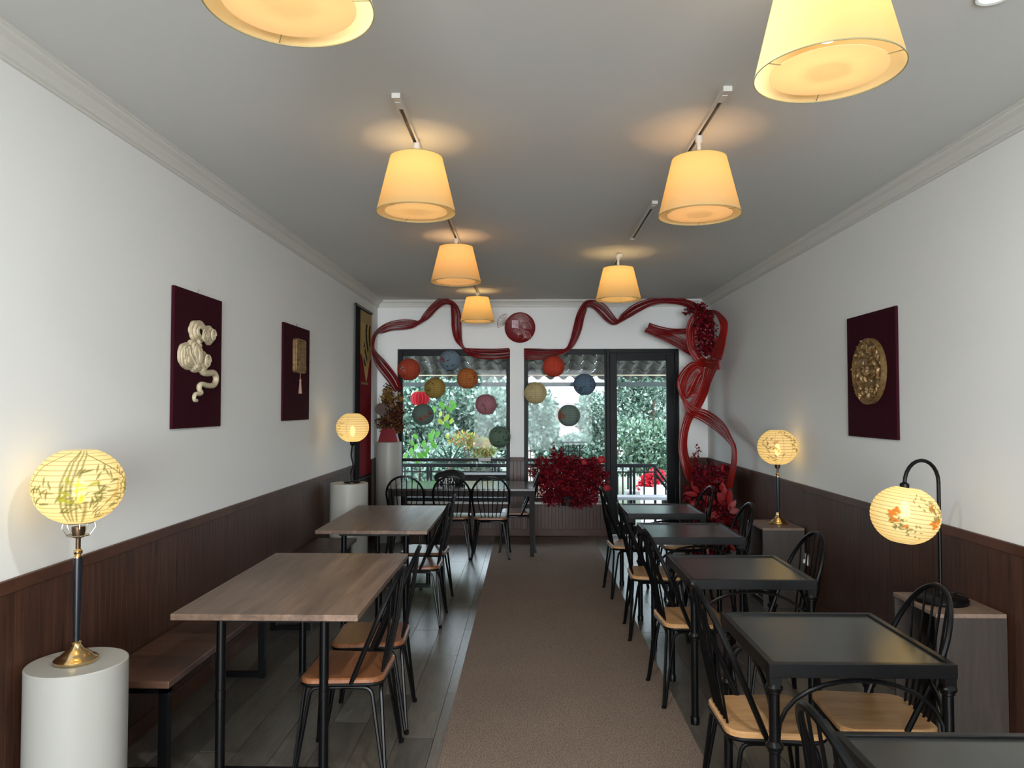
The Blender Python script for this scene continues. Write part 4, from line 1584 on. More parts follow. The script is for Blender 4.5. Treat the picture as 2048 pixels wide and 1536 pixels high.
def window_lantern(label, px, py, rpx, base, marks, Y=9.28, ribs=14, frame_r=None):
    c = P(px, py, Y)
    r = rpx * Y / F
    t = thing('paper_lantern', label, 'lantern', c, 0, 'round paper lanterns hanging in front of the window')
    base = tuple(int(v * 0.84 + 38) for v in base)
    img = paint_canvas(85, 128, base)
    for k in marks:
        if k[0] == 'b':
            blob(img, *k[1:4], k[4], seed=k[1] * 10, alpha=0.8)
        elif k[0] == 'l':
            leaves(img, k[1], k[2], k[3], 0.14, 0.022, k[4], int(k[1] * 77), spread=0.16)
        else:
            stroke(img, k[1], k[2], k[3], taper=False)
    dk = tuple(int(v * 0.72) for v in base)
    lantern_mesh('paper_shell', img, r, r * 0.97, ribs, M['paper'], t, rib_col=dk, verticals=(0.0, 0.12, 0.5, 0.85), cut=0.33)
    m = MB()
    for s in (-1, 1):
        rr_ = r * sin(0.33)
        m.tube([(rr_ * cos(a), rr_ * sin(a), s * r * 0.97 * cos(0.33)) for a in np.linspace(0, 2 * pi, 20, endpoint=False)], 0.002, 5, closed=True)
    m.tube([(-r * 0.32, 0, r * 0.92), (0, 0, r * 0.95), (r * 0.32, 0, r * 0.92)], 0.0015, 4)
    m.build('wire_ring', M['metal'], t)
    MB().tube([(0, 0, r * 0.95), (0, YF + 0.055 - Y, ZT - 0.04 - c.z)], 0.0011, 4).build('string', M['metal'], t)
    return t


window_lantern('orange-red paper lantern with a white crane at the upper left window corner', 818, 739, 23, (205, 74, 44), [('b', 0.92, 0.55, 0.07, (215, 190, 175)), ('b', 0.95, 0.44, 0.06, (200, 150, 130)), ('l', 0.88, 0.4, 9, (110, 40, 40))], 9.30)
window_lantern('blue-grey paper lantern with red flowers, top of the left window', 900, 721, 22, (128, 152, 170), [('b', 0.88, 0.55, 0.08, (190, 84, 70)), ('b', 0.92, 0.45, 0.06, (170, 90, 70)), ('l', 0.97, 0.3, 8, (50, 60, 66)), ('l', 0.0, 0.85, 3, (40, 50, 60))], 9.32)
window_lantern('orange paper lantern right of the blue one in the left window', 935, 757, 21.5, (206, 120, 50), [('b', 0.06, 0.6, 0.04, (230, 150, 80)), ('l', 0.08, 0.55, 6, (140, 70, 30))], 9.25)
window_lantern('ochre yellow paper lantern with a dark twig in the left window', 870, 776, 21.5, (186, 154, 70), [('l', 0.93, 0.5, 6, (60, 52, 24)), ('s', [(0.90, 0.72), (0.95, 0.78)], 0.015, (70, 60, 30))], 9.15)
window_lantern('grey-green paper lantern with a red carp, below the ochre lantern', 846, 829, 22, (110, 132, 122), [('b', 0.98, 0.33, 0.08, (190, 70, 56)), ('b', 0.06, 0.42, 0.07, (200, 76, 60)), ('b', 0.13, 0.55, 0.07, (170, 60, 54))], 9.20)
window_lantern('dusty pink paper lantern with a thin black twig in the left window', 972, 809, 21.5, (196, 128, 140), [('s', [(0.96, 0.55), (0.99, 0.30)], 0.009, (60, 40, 50)), ('s', [(0.96, 0.55), (0.93, 0.4)], 0.009, (60, 40, 50)), ('s', [(0.975, 0.5), (1.0, 0.4), (1.01, 0.25)], 0.008, (60, 40, 50))], 9.28)
window_lantern('dark green paper lantern low beside the right edge of the left window', 999, 874, 22, (104, 132, 108), [('l', 0.92, 0.75, 8, (44, 60, 48)), ('l', 0.12, 0.5, 14, (44, 60, 48)), ('l', 0.97, 0.15, 6, (40, 54, 44))], 9.28)
window_lantern('plain red-orange paper lantern at the top left of the centre window', 1107, 733, 22, (222, 70, 42), [], 9.22)
window_lantern('pale yellow paper lantern with grey scrolls at the left of the centre window', 1071, 786, 22.5, (222, 204, 150), [('s', [(0.90, 0.62), (0.93, 0.75), (0.97, 0.65)], 0.012, (150, 150, 110)), ('s', [(0.88, 0.3), (0.92, 0.36), (0.94, 0.25)], 0.012, (150, 150, 110))], 9.28)
window_lantern('slate blue paper lantern beside the door frame', 1169, 769, 22.5, (104, 132, 156), [('b', 0.84, 0.4, 0.06, (150, 96, 80)), ('l', 0.90, 0.25, 8, (50, 60, 66)), ('l', 0.14, 0.45, 8, (60, 66, 70))], 9.28)
window_lantern('grey-green paper lantern with orange side, lowest in the centre window', 1138, 831, 22.5, (128, 148, 138), [('b', 0.86, 0.5, 0.14, (190, 96, 66)), ('b', 0.15, 0.3, 0.06, (150, 100, 90))], 9.28)

# small pleated silk lantern hanging outside, behind the two paper ones
c = P(840, 797, 9.95)
t = thing('silk_lantern', 'small pleated red silk lantern seen between the ochre and grey-green lanterns', 'lantern', c)
img = paint_canvas(40, 192, (226, 62, 82))
img[:, ::12] = np.array(lin((250, 170, 170))[:3])
lantern_mesh('silk_shell', img, 0.125, 0.105, 0, M['paper'], t, cut=0.62, pleats=16)
MB().lathe([(0.07, 0.083), (0.072, 0.10), (0.0, 0.10)], 20).lathe([(0.0, -0.10), (0.072, -0.10), (0.07, -0.083)], 20).build('cap', plain('gold_paper', (190, 150, 90), 0.5), t)
str_line(t, 0.10, 0.58)


# ================================================================ PLANTS
def leaf_cloud(name, blobs, cols, size, count, seed, parent, stretch=1.8, mat=None, up=0.0, kind='stuff', shell=0.55):
    """Many small folded leaves over several ellipsoids as one mesh. blobs: (x,y,z,rx,ry,rz)."""
    rg = np.random.default_rng(seed)
    bl = np.array(blobs, float)
    vol = bl[:, 3] * bl[:, 4] * bl[:, 5]
    idx = rg.choice(len(bl), count, p=vol / vol.sum())
    d = rg.normal(size=(count, 3))
    d /= np.linalg.norm(d, axis=1)[:, None]
    rad = shell + (1 - shell) * rg.random(count) ** 0.7
    rad *= rg.uniform(0.85, 1.12, count)
    c = bl[idx, :3] + d * rad[:, None] * bl[idx, 3:]
    ax = rg.normal(size=(count, 3)) + d * 0.8 + np.array([0, 0, up])
    ax /= np.linalg.norm(ax, axis=1)[:, None]
    sd = np.cross(ax, rg.normal(size=(count, 3)))
    sd /= np.linalg.norm(sd, axis=1)[:, None]
    nn = np.cross(ax, sd)
    s = size * rg.uniform(0.6, 1.25, count)[:, None]
    p0 = c
    p1 = c + ax * s * 0.5 + sd * s / stretch * 0.55 + nn * s * 0.10
    p2 = c + ax * s
    p3 = c + ax * s * 0.5 - sd * s / stretch * 0.55 + nn * s * 0.10
    vs = np.stack([p0, p1, p2, p3], 1).reshape(-1, 3)
    b = np.arange(count)[:, None] * 4
    fs = np.concatenate([b + [0, 1, 2], b + [0, 2, 3]], 1).reshape(-1, 3)
    me = bpy.data.meshes.new(name)
    me.vertices.add(len(vs))
    me.vertices.foreach_set('co', vs.astype(np.float32).ravel())
    me.loops.add(fs.size)
    me.loops.foreach_set('vertex_index', fs.ravel().astype(np.int32))
    me.polygons.add(len(fs))
    me.polygons.foreach_set('loop_start', np.arange(0, fs.size, 3, dtype=np.int32))
    me.update(calc_edges=True)
    ca = me.color_attributes.new('print', 'FLOAT_COLOR', 'POINT')
    pal = np.array([lin(q)[:3] for q in cols])
    k = rg.integers(0, len(pal), count)
    cc = pal[k] * rg.uniform(0.75, 1.2, count)[:, None]
    arr = np.ones((len(vs), 4), dtype=np.float32)
    arr[:, :3] = np.clip(np.repeat(cc, 4, 0), 0, 1)
    ca.data.foreach_set('color', arr.ravel())
    me.materials.append(mat or M['leaf'])
    o = bpy.data.objects.new(name, me)
    COL.objects.link(o)
    o.parent = parent
    if kind:
        o['kind'] = kind
    return o


REDS = [(128, 14, 30), (96, 8, 22), (160, 24, 34), (74, 8, 18), (118, 10, 36)]


def pb(px, py, Y, rx, ry, rz, base):
    q = P(px, py, Y)
    if Y < 9.2:
        q.x = min(q.x, XR - 0.07 - rx * 1.15)
    p = q - Vector(base)
    return (p.x, p.y, p.z, rx, ry, rz)


# red bush in front of the centre window
BY = 9.22
bb = P(1135, 1005, BY)
base = (bb.x, BY, ZS + 0.022)
t = thing('red_bush', 'dense dark red artificial bush on the ledge of the centre window', 'plant', base)
blobs = [pb(1095, 955, BY, .16, .14, .17, base), pb(1140, 965, BY, .20, .15, .22, base), pb(1185, 960, BY, .17, .14, .19, base), pb(1105, 990, BY, .17, .12, .13, base), pb(1160, 995, BY, .24, .12, .12, base),
         pb(1085, 925, BY, .10, .08, .07, base), pb(1150, 930, BY, .2, .1, .1, base), pb(1188, 930, BY, .09, .08, .09, base), pb(1066, 945, BY, .06, .06, .06, base), pb(1207, 948, BY, .08, .06, .05, base)]
leaf_cloud('foliage', blobs, REDS, 0.042, 11000, 1, t, stretch=2.2, shell=0.25)
for (px, py, h) in ((1108, 925, 0.22), (1122, 925, 0.19), (1118, 935, 0.12), (1172, 935, 0.10), (1130, 930, 0.09)):
    p = P(px, py, BY - 0.02) - Vector(base)
    bl = [(p.x + 0.012 * sin(k * 2), p.y, p.z + h * k / 7, 0.046 * (1 - k / 9), 0.04 * (1 - k / 9), 0.02) for k in range(8)]
    sg = leaf_cloud('sprig', bl, REDS, 0.03, 240, px, t, stretch=1.3, shell=0.3)
for (px, py, rr_) in ((1203, 921, 0.055), (1213, 977, 0.05), (1168, 925, 0.045)):
    p = P(px, py, BY - 0.05) - Vector(base)
    m = MB()
    vs, fs = lump((p.x, p.y, p.z), rr_, rr_ * 0.5, rr_, px, 16, 0.12)
    m._add(vs, fs, True)
    m.build('round_blossom', plain('deep_red_petal', (150, 12, 26), 0.6) if 'deep_red_petal' not in bpy.data.materials else bpy.data.materials['deep_red_petal'], t)
m = MB()
for k in range(12):
    a = k * 2.4
    q = (0.25 * sin(a) * 0.9, 0.05 * cos(a), 0.16 + 0.05 * sin(k))
    m.tube([(0.02 * sin(a), 0.02 * cos(a), 0.0), (q[0] * 0.6, q[1], q[2] * 0.6), q], 0.004, 5)
m.build('stems', M['bronze'], t)
m = MB()
m.lathe([(0.07, 0.0), (0.095, 0.11), (0.10, 0.12), (0.085, 0.12)], 20)
m.build('pot', plain('dark_pot', (28, 20, 20), 0.5), t)
t2 = thing('figurine_vase', 'small pale vase on the ledge right of the red bush', 'vase', (P(1203, 1000, 9.42).x, 9.44, ZS + 0.022))
MB().lathe([(0.03, 0), (0.045, 0.02), (0.03, 0.07), (0.014, 0.12), (0.012, 0.19), (0.022, 0.21), (0.012, 0.205)], 20).build('vase_body', M['white_ped'], t2)

# tall red plant in the right corner, from the floor
base = (1.93, 8.35, 0.0)
t = thing('red_corner_plant', 'tall clump of red leaves standing on the floor in the right corner', 'plant', base)
blobs = [pb(1425, 985, 8.4, .20, .2, .22, base), pb(1450, 960, 8.3, .17, .18, .12, base), pb(1405, 1000, 8.4, .18, .18, .18, base), pb(1420, 945, 8.5, .09, .1, .10, base), pb(1467, 948, 8.1, .10, .12, .09, base),
         pb(1385, 990, 8.5, .09, .1, .10, base), pb(1440, 1040, 8.1, .2, .2, .26, base), pb(1470, 1050, 7.95, .13, .2, .25, base), pb(1420, 1100, 8.1, .2, .2, .22, base)]
leaf_cloud('foliage', blobs, REDS, 0.055, 9000, 2, t, stretch=2.0, shell=0.3)
p = P(1391, 940, 8.5) - Vector(base)
for dx in (0.0, 0.015):
    leaf_cloud('sprig', [(p.x + dx + 0.02 * sin(k), p.y, p.z + 0.30 * k / 9 - 0.04, 0.055 * (1 - k / 10.5), 0.05 * (1 - k / 10.5), 0.02) for k in range(10)], REDS, 0.032, 170, 44 + int(dx * 1000), t, stretch=1.4, shell=0.3)
m = MB()
m.lathe([(0.11, 0.0), (0.15, 0.26), (0.155, 0.28), (0.13, 0.28), (0.0, 0.25)], 24, at=(0, -0.05, 0))
m.build('pot', bpy.data.materials['dark_pot'], t)
m = MB()
for k in range(9):
    a = k * 2.4
    m.tube([(0.03 * sin(a), -0.05, 0.25), (0.09 * sin(a), 0.04 * cos(a), 0.6), (0.15 * sin(a), 0.08 * cos(a), 0.85)], 0.006, 5)
m.build('stems', M['bronze'], t)
LR = plain('bright_red_leaf', (138, 14, 16), 0.5, vary=0.3, vscale=20)


def big_leaf(parent, c, direction, normal, L, Wd, mat):
    d, nrm = Vector(direction).normalized(), Vector(normal).normalized()
    s = d.cross(nrm).normalized()
    nrm = s.cross(d)
    c = Vector(c)
    N = 8
    vs, fs = [], []
    for i in range(N + 1):
        u = i / N
        w = Wd * sin(pi * min(1, u * 0.97 + 0.02)) ** 0.8 * (1 + 0.18 * (i % 2))
        mid = c + d * L * u + nrm * (-0.10 * L * u * u)
        vs += [mid + s * w + nrm * w * 0.25, mid, mid - s * w + nrm * w * 0.25]
    for i in range(N):
        for j in (0, 1):
            fs.append((3 * i + j, 3 * i + j + 1, 3 * i + 4 + j, 3 * i + 3 + j))
    m = MB()
    m._add(vs, fs, True)
    return m.build('leaf', mat, parent)


for (px, py, Y, ang, L, w) in ((1432, 1008, 8.0, 150, .26, .055), (1450, 1012, 7.95, 120, .24, .06), (1455, 1002, 7.95, 100, .22, .07), (1472, 1012, 7.85, 85, .26, .05), (1470, 1020, 7.85, 55, .18, .05), (1478, 1025, 7.8, 20, .14, .05),
                                (1442, 1025, 7.9, 200, .22, .06), (1455, 1040, 7.85, 215, .24, .06), (1466, 1035, 7.85, 300, .22, .05), (1425, 1010, 8.0, 230, .20, .055), (1395, 990, 8.2, 170, .20, .045), (1398, 985, 8.2, 140, .16, .04),
                                (1390, 1000, 8.2, 230, .17, .04), (1482, 1060, 7.75, 330, .18, .045), (1475, 1075, 7.75, 280, .2, .05), (1460, 1070, 7.8, 240, .2, .05), (1410, 1090, 7.9, 270, .18, .05), (1400, 1085, 7.9, 200, .16, .05), (1430, 1060, 7.9, 260, .2, .05), (1445, 985, 8.0, 95, .16, .05)):
    p = P(px, py, Y)
    p.x = min(p.x, XR - 0.20)
    p = p - Vector(base)
    a = radians(ang)
    big_leaf(t, p, (cos(a), -0.25, sin(a)), (0.2 * sin(px), -1, 0.3), L * 0.72, w * 0.62, LR)

# round red flower wreath inside the big bow loop
base = tuple(P(1412, 675, 8.7))
t = thing('red_wreath', 'round cluster of dark red flowers and beads inside the big bow loop', 'flowers', base)
leaf_cloud('foliage', [pb(1412, 665, 8.75, .12, .08, .26, base), pb(1414, 690, 8.75, .11, .08, .17, base), pb(1408, 640, 8.75, .10, .08, .13, base)], REDS, 0.045, 1500, 5, t, shell=0.2)
m = MB()
for k in range(12):
    q = P(1395 + (k * 37) % 40, 635 + (k * 53) % 80, 8.62) - Vector(base)
    m.lathe([(0.0, -0.009), (0.009, 0), (0.0, 0.009)], 6, at=q, cap=False)
o = m.build('pearl_beads', M['pinkwhite'], t)
o['kind'] = 'stuff'
leaf_cloud('sprig', [pb(1385, 620, 9.0, .08, .05, .03, base), pb(1400, 615, 8.9, .08, .05, .05, base), pb(1377, 625, 9.0, .05, .03, .02, base)], REDS, 0.04, 260, 6, t, shell=0.2)

# red vase with dried flowers on the tall pedestal
base = (P3[0], 9.13, 1.22)
t = thing('flower_vase', 'red trapezoid vase of dried russet branches on the tall white pedestal', 'vase', base)
m = MB()
vs = [(sx * w, sy * w * 0.6, z) for (w, z) in ((0.122, 0.0), (0.080, 0.165), (0.072, 0.165), (0.10, 0.02)) for sx, sy in ((-1, -1), (1, -1), (1, 1), (-1, 1))]
fs = [(0, 3, 2, 1)]
for k in range(3):
    fs += [(k * 4 + i, k * 4 + (i + 1) % 4, (k + 1) * 4 + (i + 1) % 4, (k + 1) * 4 + i) for i in range(4)]
m._add(vs, fs)
m.build('vase_body', M['vase'], t)
RUS = [(96, 40, 30), (70, 24, 24), (120, 84, 40), (86, 60, 38), (64, 16, 22), (140, 104, 56)]
leaf_cloud('dried_foliage', [pb(778, 800, 9.1, .10, .08, .10, base), pb(787, 830, 9.1, .11, .08, .12, base), pb(770, 845, 9.1, .12, .08, .10, base), pb(776, 776, 9.1, .05, .05, .06, base), pb(795, 850, 9.1, .09, .08, .09, base), pb(800, 820, 9.1, .06, .06, .1, base)], RUS, 0.030, 2300, 8, t, shell=0.1, stretch=1.5)
leaf_cloud('gold_leaf', [pb(776, 790, 9.05, .06, .05, .1, base), pb(798, 795, 9.05, .03, .05, .05, base)], [(150, 116, 60), (176, 140, 80), (120, 90, 50)], 0.045, 130, 9, t, shell=0.1, stretch=1.3)
m = MB()
for k in range(14):
    a = k * 2.4
    m.tube([(0.02 * sin(a), 0.015 * cos(a), 0.10), (0.08 * sin(a), 0.04 * cos(a), 0.28), (0.13 * sin(a) - 0.01, 0.06 * cos(a), 0.46 + 0.1 * cos(k * 1.7))], 0.003, 5)
m.build('stems', plain('dry_stem', (80, 50, 36), 0.8), t)
m = MB()
q = P(762, 818, 9.05) - Vector(base)
m.lathe([(0.0, -0.002), (0.075, 0.0), (0.0, 0.002)], 24, cap=False)
o = m.build('dried_round_leaf', plain('grey_leaf', (84, 66, 58), 0.7), t, loc=q, rot=(radians(80), 0.2, 0.1))

# wall outlet right
t = thing('wall_outlet', 'small pale wall outlet low on the right wall', 'outlet', (XR - 0.012, PX(1616, 1120, XR).y, 0.40))
MB().box((-0.008, -0.04, -0.045), (0.0, 0.04, 0.045)).build('cover_plate', M['trimwhite'], t, bevel=0.002)
MB().box((-0.03, -0.012, -0.03), (-0.008, 0.012, 0.0)).build('plug', M['trimwhite'], t)

# ================================================================ OUTSIDE
GND = -0.62
deck = struct(MB().box((-9, YF + 0.17, -0.22), (9, 11.15, -0.14)).build('balcony_floor', plain('grey_concrete', (120, 122, 120), 0.8, vary=0.15)))
gr = struct(MB().box((-30, 11.15, GND - 0.1), (30, 40, GND)).build('garden_ground', plain('garden_soil', (92, 98, 80), 0.95, vary=0.3)))

# tiled porch roof seen from below: rows of curved tiles on a slope
RY0, RZ0, RY1, RZ1 = 9.82, 2.72, 11.50, 2.09
roof = thing('porch_roof', 'grey clay tile porch roof sloping away outside the windows', 'roof', (0, RY1, RZ1))
slope = math.atan2(RZ0 - RZ1, RY1 - RY0)
SL = sqrt((RY1 - RY0) ** 2 + (RZ0 - RZ1) ** 2)
TW, rows = 0.20, 6
TLn = SL / rows
sec = []
for i in range(9):
    u = i / 8
    sec.append((u * TW * 1.04, 0.034 * sin(2 * pi * u) - 0.004))
vs = []
for yv, dz in ((0.0, 0.0), (TLn * 1.18, 0.036)):
    for (a, b) in sec:
        vs.append((a, yv, b + dz))
    for (a, b) in sec:
        vs.append((a, yv, b + dz + 0.014))
n9 = 9
fs = []
for i in range(8):
    fs.append((i, i + 1, 2 * n9 + i + 1, 2 * n9 + i))
    fs.append((n9 + i, 3 * n9 + i, 3 * n9 + i + 1, n9 + i + 1))
    fs.append((i, n9 + i, n9 + i + 1, i + 1))
    fs.append((2 * n9 + i, 2 * n9 + i + 1, 3 * n9 + i + 1, 3 * n9 + i))
tm = MB()
tm._add(vs, fs, True)
tob = tm.build('roof_tile', wood('clay_tile', (62, 60, 57), (100, 96, 90), stretch=(1, 7, 1), scale=9, rough=0.85, rand=0.25, bump=0.1))
tile_me = tob.data
bpy.data.objects.remove(tob)
for r_ in range(rows):
    for c_ in range(-17, 20):
        o = bpy.data.objects.new('roof_tile', tile_me)
        s = (r_) * TLn
        o.location = (c_ * TW, (RY0 + s * cos(slope)) - RY1, (RZ0 - s * sin(slope)) - RZ1)
        o.rotation_euler = (-slope, 0, 0)
        o.parent = roof
        COL.objects.link(o)
m = MB()
for k in range(rows):
    s = k * TLn + 0.02
    y, z = RY0 + s * cos(slope) - RY1, RZ0 - s * sin(slope) - RZ1
    m.box((-3.6, y - 0.012, z + 0.04), (4.0, y + 0.012, z + 0.06))
m.build('battens', plain('batten_wood', (66, 62, 58), 0.8), roof)
zbm = CAM_H + (814 - 768.5) * 11.45 / F
MB().box((-3.8, -0.10, zbm - 0.035 - RZ1), (4.2, -0.04, zbm + 0.03 - RZ1)).build('eave_beam', plain('eave_beam_grey', (52, 58, 58), 0.6), roof)
MB().box((-3.8, -0.30, CAM_H + (814 - 750) * 11.1 / F - RZ1 - 0.008), (4.2, -0.28, CAM_H + (814 - 750) * 11.1 / F - RZ1 + 0.008)).build('eave_wire', M['cream'], roof)
# posts carrying the roof, out of sight behind the wall strips
for xp in (P(1034, 800, 11.3).x, 3.4, -3.4):
    MB().box((xp - 0.04, -0.16, -0.14 - RZ1), (xp + 0.04, -0.08, zbm - 0.04 - RZ1)).build('post', M['frame'], roof)

# balcony railing
RY = 11.0
rail = thing('balcony_railing', 'black metal balcony railing outside the windows with a sloping stair end', 'railing', (0, RY, -0.14))


def rp(px, py):
    p = P(px, py, RY)
    return (p.x, 0, p.z + 0.14)


MB().box((rp(700, 930)[0], -0.02, rp(900, 934)[2]), (rp(1310, 930)[0], 0.02, rp(900, 927)[2])).build('top_rail', M['frame'], rail)
MB().box((rp(700, 930)[0], -0.012, rp(900, 944.5)[2]), (rp(1310, 930)[0], 0.012, rp(900, 942)[2])).build('middle_rail', M['frame'], rail)
MB().box((rp(700, 930)[0], -0.012, rp(900, 995)[2]), (rp(1330, 930)[0], 0.012, rp(900, 992)[2])).build('bottom_rail', M['frame'], rail)
for (a, b) in (((1307, 929), (1350, 985)), ((1309, 945), (1350, 998))):
    MB().tube([rp(*a), rp(*b)], 0.020, 6).build('stair_rail', M['frame'], rail)
for px in (810, 824, 840, 855.5, 862, 985, 990, 997, 1075, 1120, 1160, 1200, 1245.5, 1261, 1268, 1288, 1310, 1331):
    w = 0.017 if px in (855.5, 862, 1261, 1268, 1310, 990, 997) else 0.009
    z1 = rp(px, 930 if px < 1312 else 965)[2]
    x = rp(px, 930)[0]
    MB().box((x - w, -w, 0), (x + w, w, z1)).build('baluster', M['frame'], rail)
# wooden planter bench outside the left window
q0, q1 = P(925, 947, 10.6), P(1030, 962, 10.6)
pl = thing('bench_box', 'dark wooden box bench on the balcony outside the left window', 'bench', ((q0.x + q1.x) / 2, 10.62, -0.14))
hw = (q1.x - q0.x) / 2
MB().box((-hw, -0.2, 0.66), (hw, 0.2, q0.z + 0.14)).build('seat_board', DKW, pl)
MB().box((-hw + 0.03, -0.17, 0), (hw - 0.03, 0.17, 0.66)).build('box_body', DKW, pl)
# low tables outside the door
for (px, py, Y, lab) in ((1270, 992, 10.55, 'low grey bench outside the glass door, nearer one'), (1310, 981, 12.6, 'low grey bench outside the glass door, beyond the railing')):
    c = P(px, py, Y)
    zf = -0.14 if Y < 11.1 else GND
    b_ = thing('outdoor_bench', lab, 'bench', (c.x, Y, zf), 0)
    MB().box((-0.5, -0.15, c.z - zf - 0.04), (0.5, 0.15, c.z - zf)).build('seat_board', plain('weathered_board', (140, 140, 144), 0.6), b_)
    for sx in (-0.42, 0.42):
        MB().box((sx - 0.025, -0.12, 0), (sx + 0.025, 0.12, c.z - zf - 0.04)).build('leg', M['frame'], b_)


def text_obj(name, body, size, mat, parent, loc, rot=(pi / 2, 0, 0)):
    cu = bpy.data.curves.new(name, 'FONT')
    cu.body = body
    cu.size = size
    cu.extrude = 0.002
    cu.align_x = 'CENTER'
    cu.align_y = 'CENTER'
    ob = bpy.data.objects.new(name, cu)
    COL.objects.link(ob)
    dg = bpy.context.evaluated_depsgraph_get()
    me = bpy.data.meshes.new_from_object(ob.evaluated_get(dg))
    bpy.data.objects.remove(ob)
    o = bpy.data.objects.new(name, me)
    me.materials.clear()
    me.materials.append(mat)
    COL.objects.link(o)
    o.parent = parent
    o.location = loc
    o.rotation_euler = rot
    return o


c = P(1247, 937, 13.5)
sg = thing('street_sign', 'pale board with black capital letters seen through the glass door', 'sign', (c.x, 13.5, GND))
MB().box((-0.17, 0, c.z - GND - 0.06), (0.14, 0.02, c.z - GND + 0.07)).build('board', plain('sign_board', (186, 188, 184), 0.6), sg)
MB().box((-0.12, 0.02, 0), (-0.09, 0.05, c.z - GND)).box((0.07, 0.02, 0), (0.10, 0.05, c.z - GND)).build('post', M['frame'], sg)
text_obj('lettering', 'OAS', 0.095, M['frame'], sg, (-0.03, -0.002, c.z - GND))

# pale metal garden fence farther out
FYy = 15.0
fen = thing('garden_fence', 'thin dark garden fence behind the centre window planting', 'fence', (P(1110, 900, FYy).x, FYy, GND))
fx0, fx1 = P(1050, 900, FYy).x - fen.location.x, P(1215, 900, FYy).x - fen.location.x
zf0, zf1 = P(1100, 912, FYy).z - GND, P(1100, 886, FYy).z - GND
MB().box((fx0, -0.015, zf1), (fx1, 0.015, zf1 + 0.03)).build('top_rail', M['frame'], fen)
MB().box((fx0, -0.012, zf1 - 0.17), (fx1, 0.012, zf1 - 0.15)).build('middle_rail', M['frame'], fen)
k = 0
xx = fx0
while xx < fx1:
    MB().box((xx - 0.008, -0.008, 0), (xx + 0.008, 0.008, zf1)).build('baluster', M['frame'], fen)
    xx += 0.11

# pink rendered house with a window and awning
HY = 19.0
hx0, hx1 = P(1040, 800, HY).x, P(1185, 800, HY).x
ho = thing('house', 'pale pink house with a dark window and white awning behind the trees', 'building', ((hx0 + hx1) / 2, HY, GND))
hw = (hx1 - hx0) / 2
hz = P(1100, 745, HY).z - GND
MB().box((-hw, 0, 0), (hw, 2, hz)).build('wall', plain('pink_render', (214, 188, 184), 0.85, vary=0.08, vscale=3), ho)
a, b = P(1072, 872, HY), P(1105, 812, HY)
wf = MB().box((a.x - ho.location.x - 0.06, -0.05, a.z - GND - 0.06), (b.x - ho.location.x + 0.06, 0.02, b.z - GND + 0.06)).build('window', M['frame'], ho)
MB().box((a.x - ho.location.x, -0.06, a.z - GND), (b.x - ho.location.x, -0.05, b.z - GND)).build('pane', plain('dark_pane', (70, 84, 92), 0.15), wf)
za, zb2 = P(1100, 806, HY).z - GND, P(1100, 772, HY).z - GND
for k in range(4):
    z = za + (zb2 - za) * k / 3.4
    MB().box((-hw - 0.1, -0.65 + 0.12 * k, z), (hw + 0.3, -0.57 + 0.12 * k, z + 0.13)).build('awning_slat', plain('white_awning', (235, 236, 236), 0.5) if 'white_awning' not in bpy.data.materials else bpy.data.materials['white_awning'], ho)
MB().box((-hw - 0.1, -0.7, za - 0.14), (hw + 0.3, -0.62, za - 0.04)).build('awning_beam', plain('awning_grey', (150, 146, 150), 0.6), ho)

PALE = [(100, 124, 108), (136, 156, 142), (74, 102, 84), (158, 172, 162), (54, 80, 64)]
MID = [(80, 108, 80), (100, 128, 98), (62, 88, 66), (122, 146, 118)]
TRK = plain('tree_bark', (92, 80, 68), 0.9, vary=0.3)


def tree(label, px, py, Y, rx, rz, n, cols, seed, size=0.11, trunk=True):
    c = P(px, py, Y)
    t = thing('garden_tree', label, 'tree', (c.x, Y, GND))
    h = c.z - GND
    rg = random.Random(seed)
    bl = []
    for k in range(9):
        bl.append((rg.uniform(-0.6, 0.6) * rx, rg.uniform(-0.4, 0.4) * rx, h + rg.uniform(-0.6, 0.6) * rz, rx * rg.uniform(0.35, 0.6), rx * rg.uniform(0.35, 0.6), rz * rg.uniform(0.3, 0.55)))
    leaf_cloud('crown', bl, cols, size, n, seed, t, shell=0.3, stretch=1.9)
    if trunk:
        m = MB()
        m.tube([(0.05, 0, 0), (0, 0.05, h * 0.5), (0.1, 0, h)], [0.09, 0.07, 0.04], 8)
        for k in range(5):
            b = bl[k]
            m.tube([(0.02, 0.02, h * 0.6), (b[0] * 0.6, b[1] * 0.6, (h + b[2]) / 2), (b[0], b[1], b[2])], 0.022, 5)
        m.build('trunk', TRK, t)
    return t


tree('pale leafy tree behind the left side of the left window', 830, 860, 15.0, 1.1, 1.3, 9000, PALE, 31)
tree('pale green tree behind the middle of the left window', 930, 830, 17.0, 1.3, 1.6, 12000, PALE, 32)
tree('grey-green tree behind the right side of the left window', 985, 880, 16.0, 0.75, 1.3, 9000, PALE, 33)
tree('pale tree at the left edge of the centre window', 1072, 850, 14.5, 0.5, 1.0, 5000, PALE, 34)
tree('fine-leaved pale bush right of the pink house wall', 1198, 865, 14.5, 0.5, 0.9, 7000, PALE, 35, size=0.08)
tree('tall pale tree behind the upper half of the glass door', 1300, 800, 17.4, 1.3, 1.6, 12000, PALE, 36)
tree('dense mid green bush behind the lower half of the glass door', 1290, 890, 14.0, 0.95, 0.62, 9000, MID + PALE, 37, size=0.085)
tree('pale bush below the pink house behind the centre window', 1130, 905, 15.8, 0.9, 0.5, 6000, PALE, 38, size=0.09)
tree('low pale bush behind the left window railing', 900, 930, 13.6, 1.3, 0.5, 7000, PALE, 39, size=0.09)
tree('far pale hedge tree behind the right edge of the door', 1400, 840, 20.0, 2.2, 2.2, 11000, PALE, 40, size=0.14)
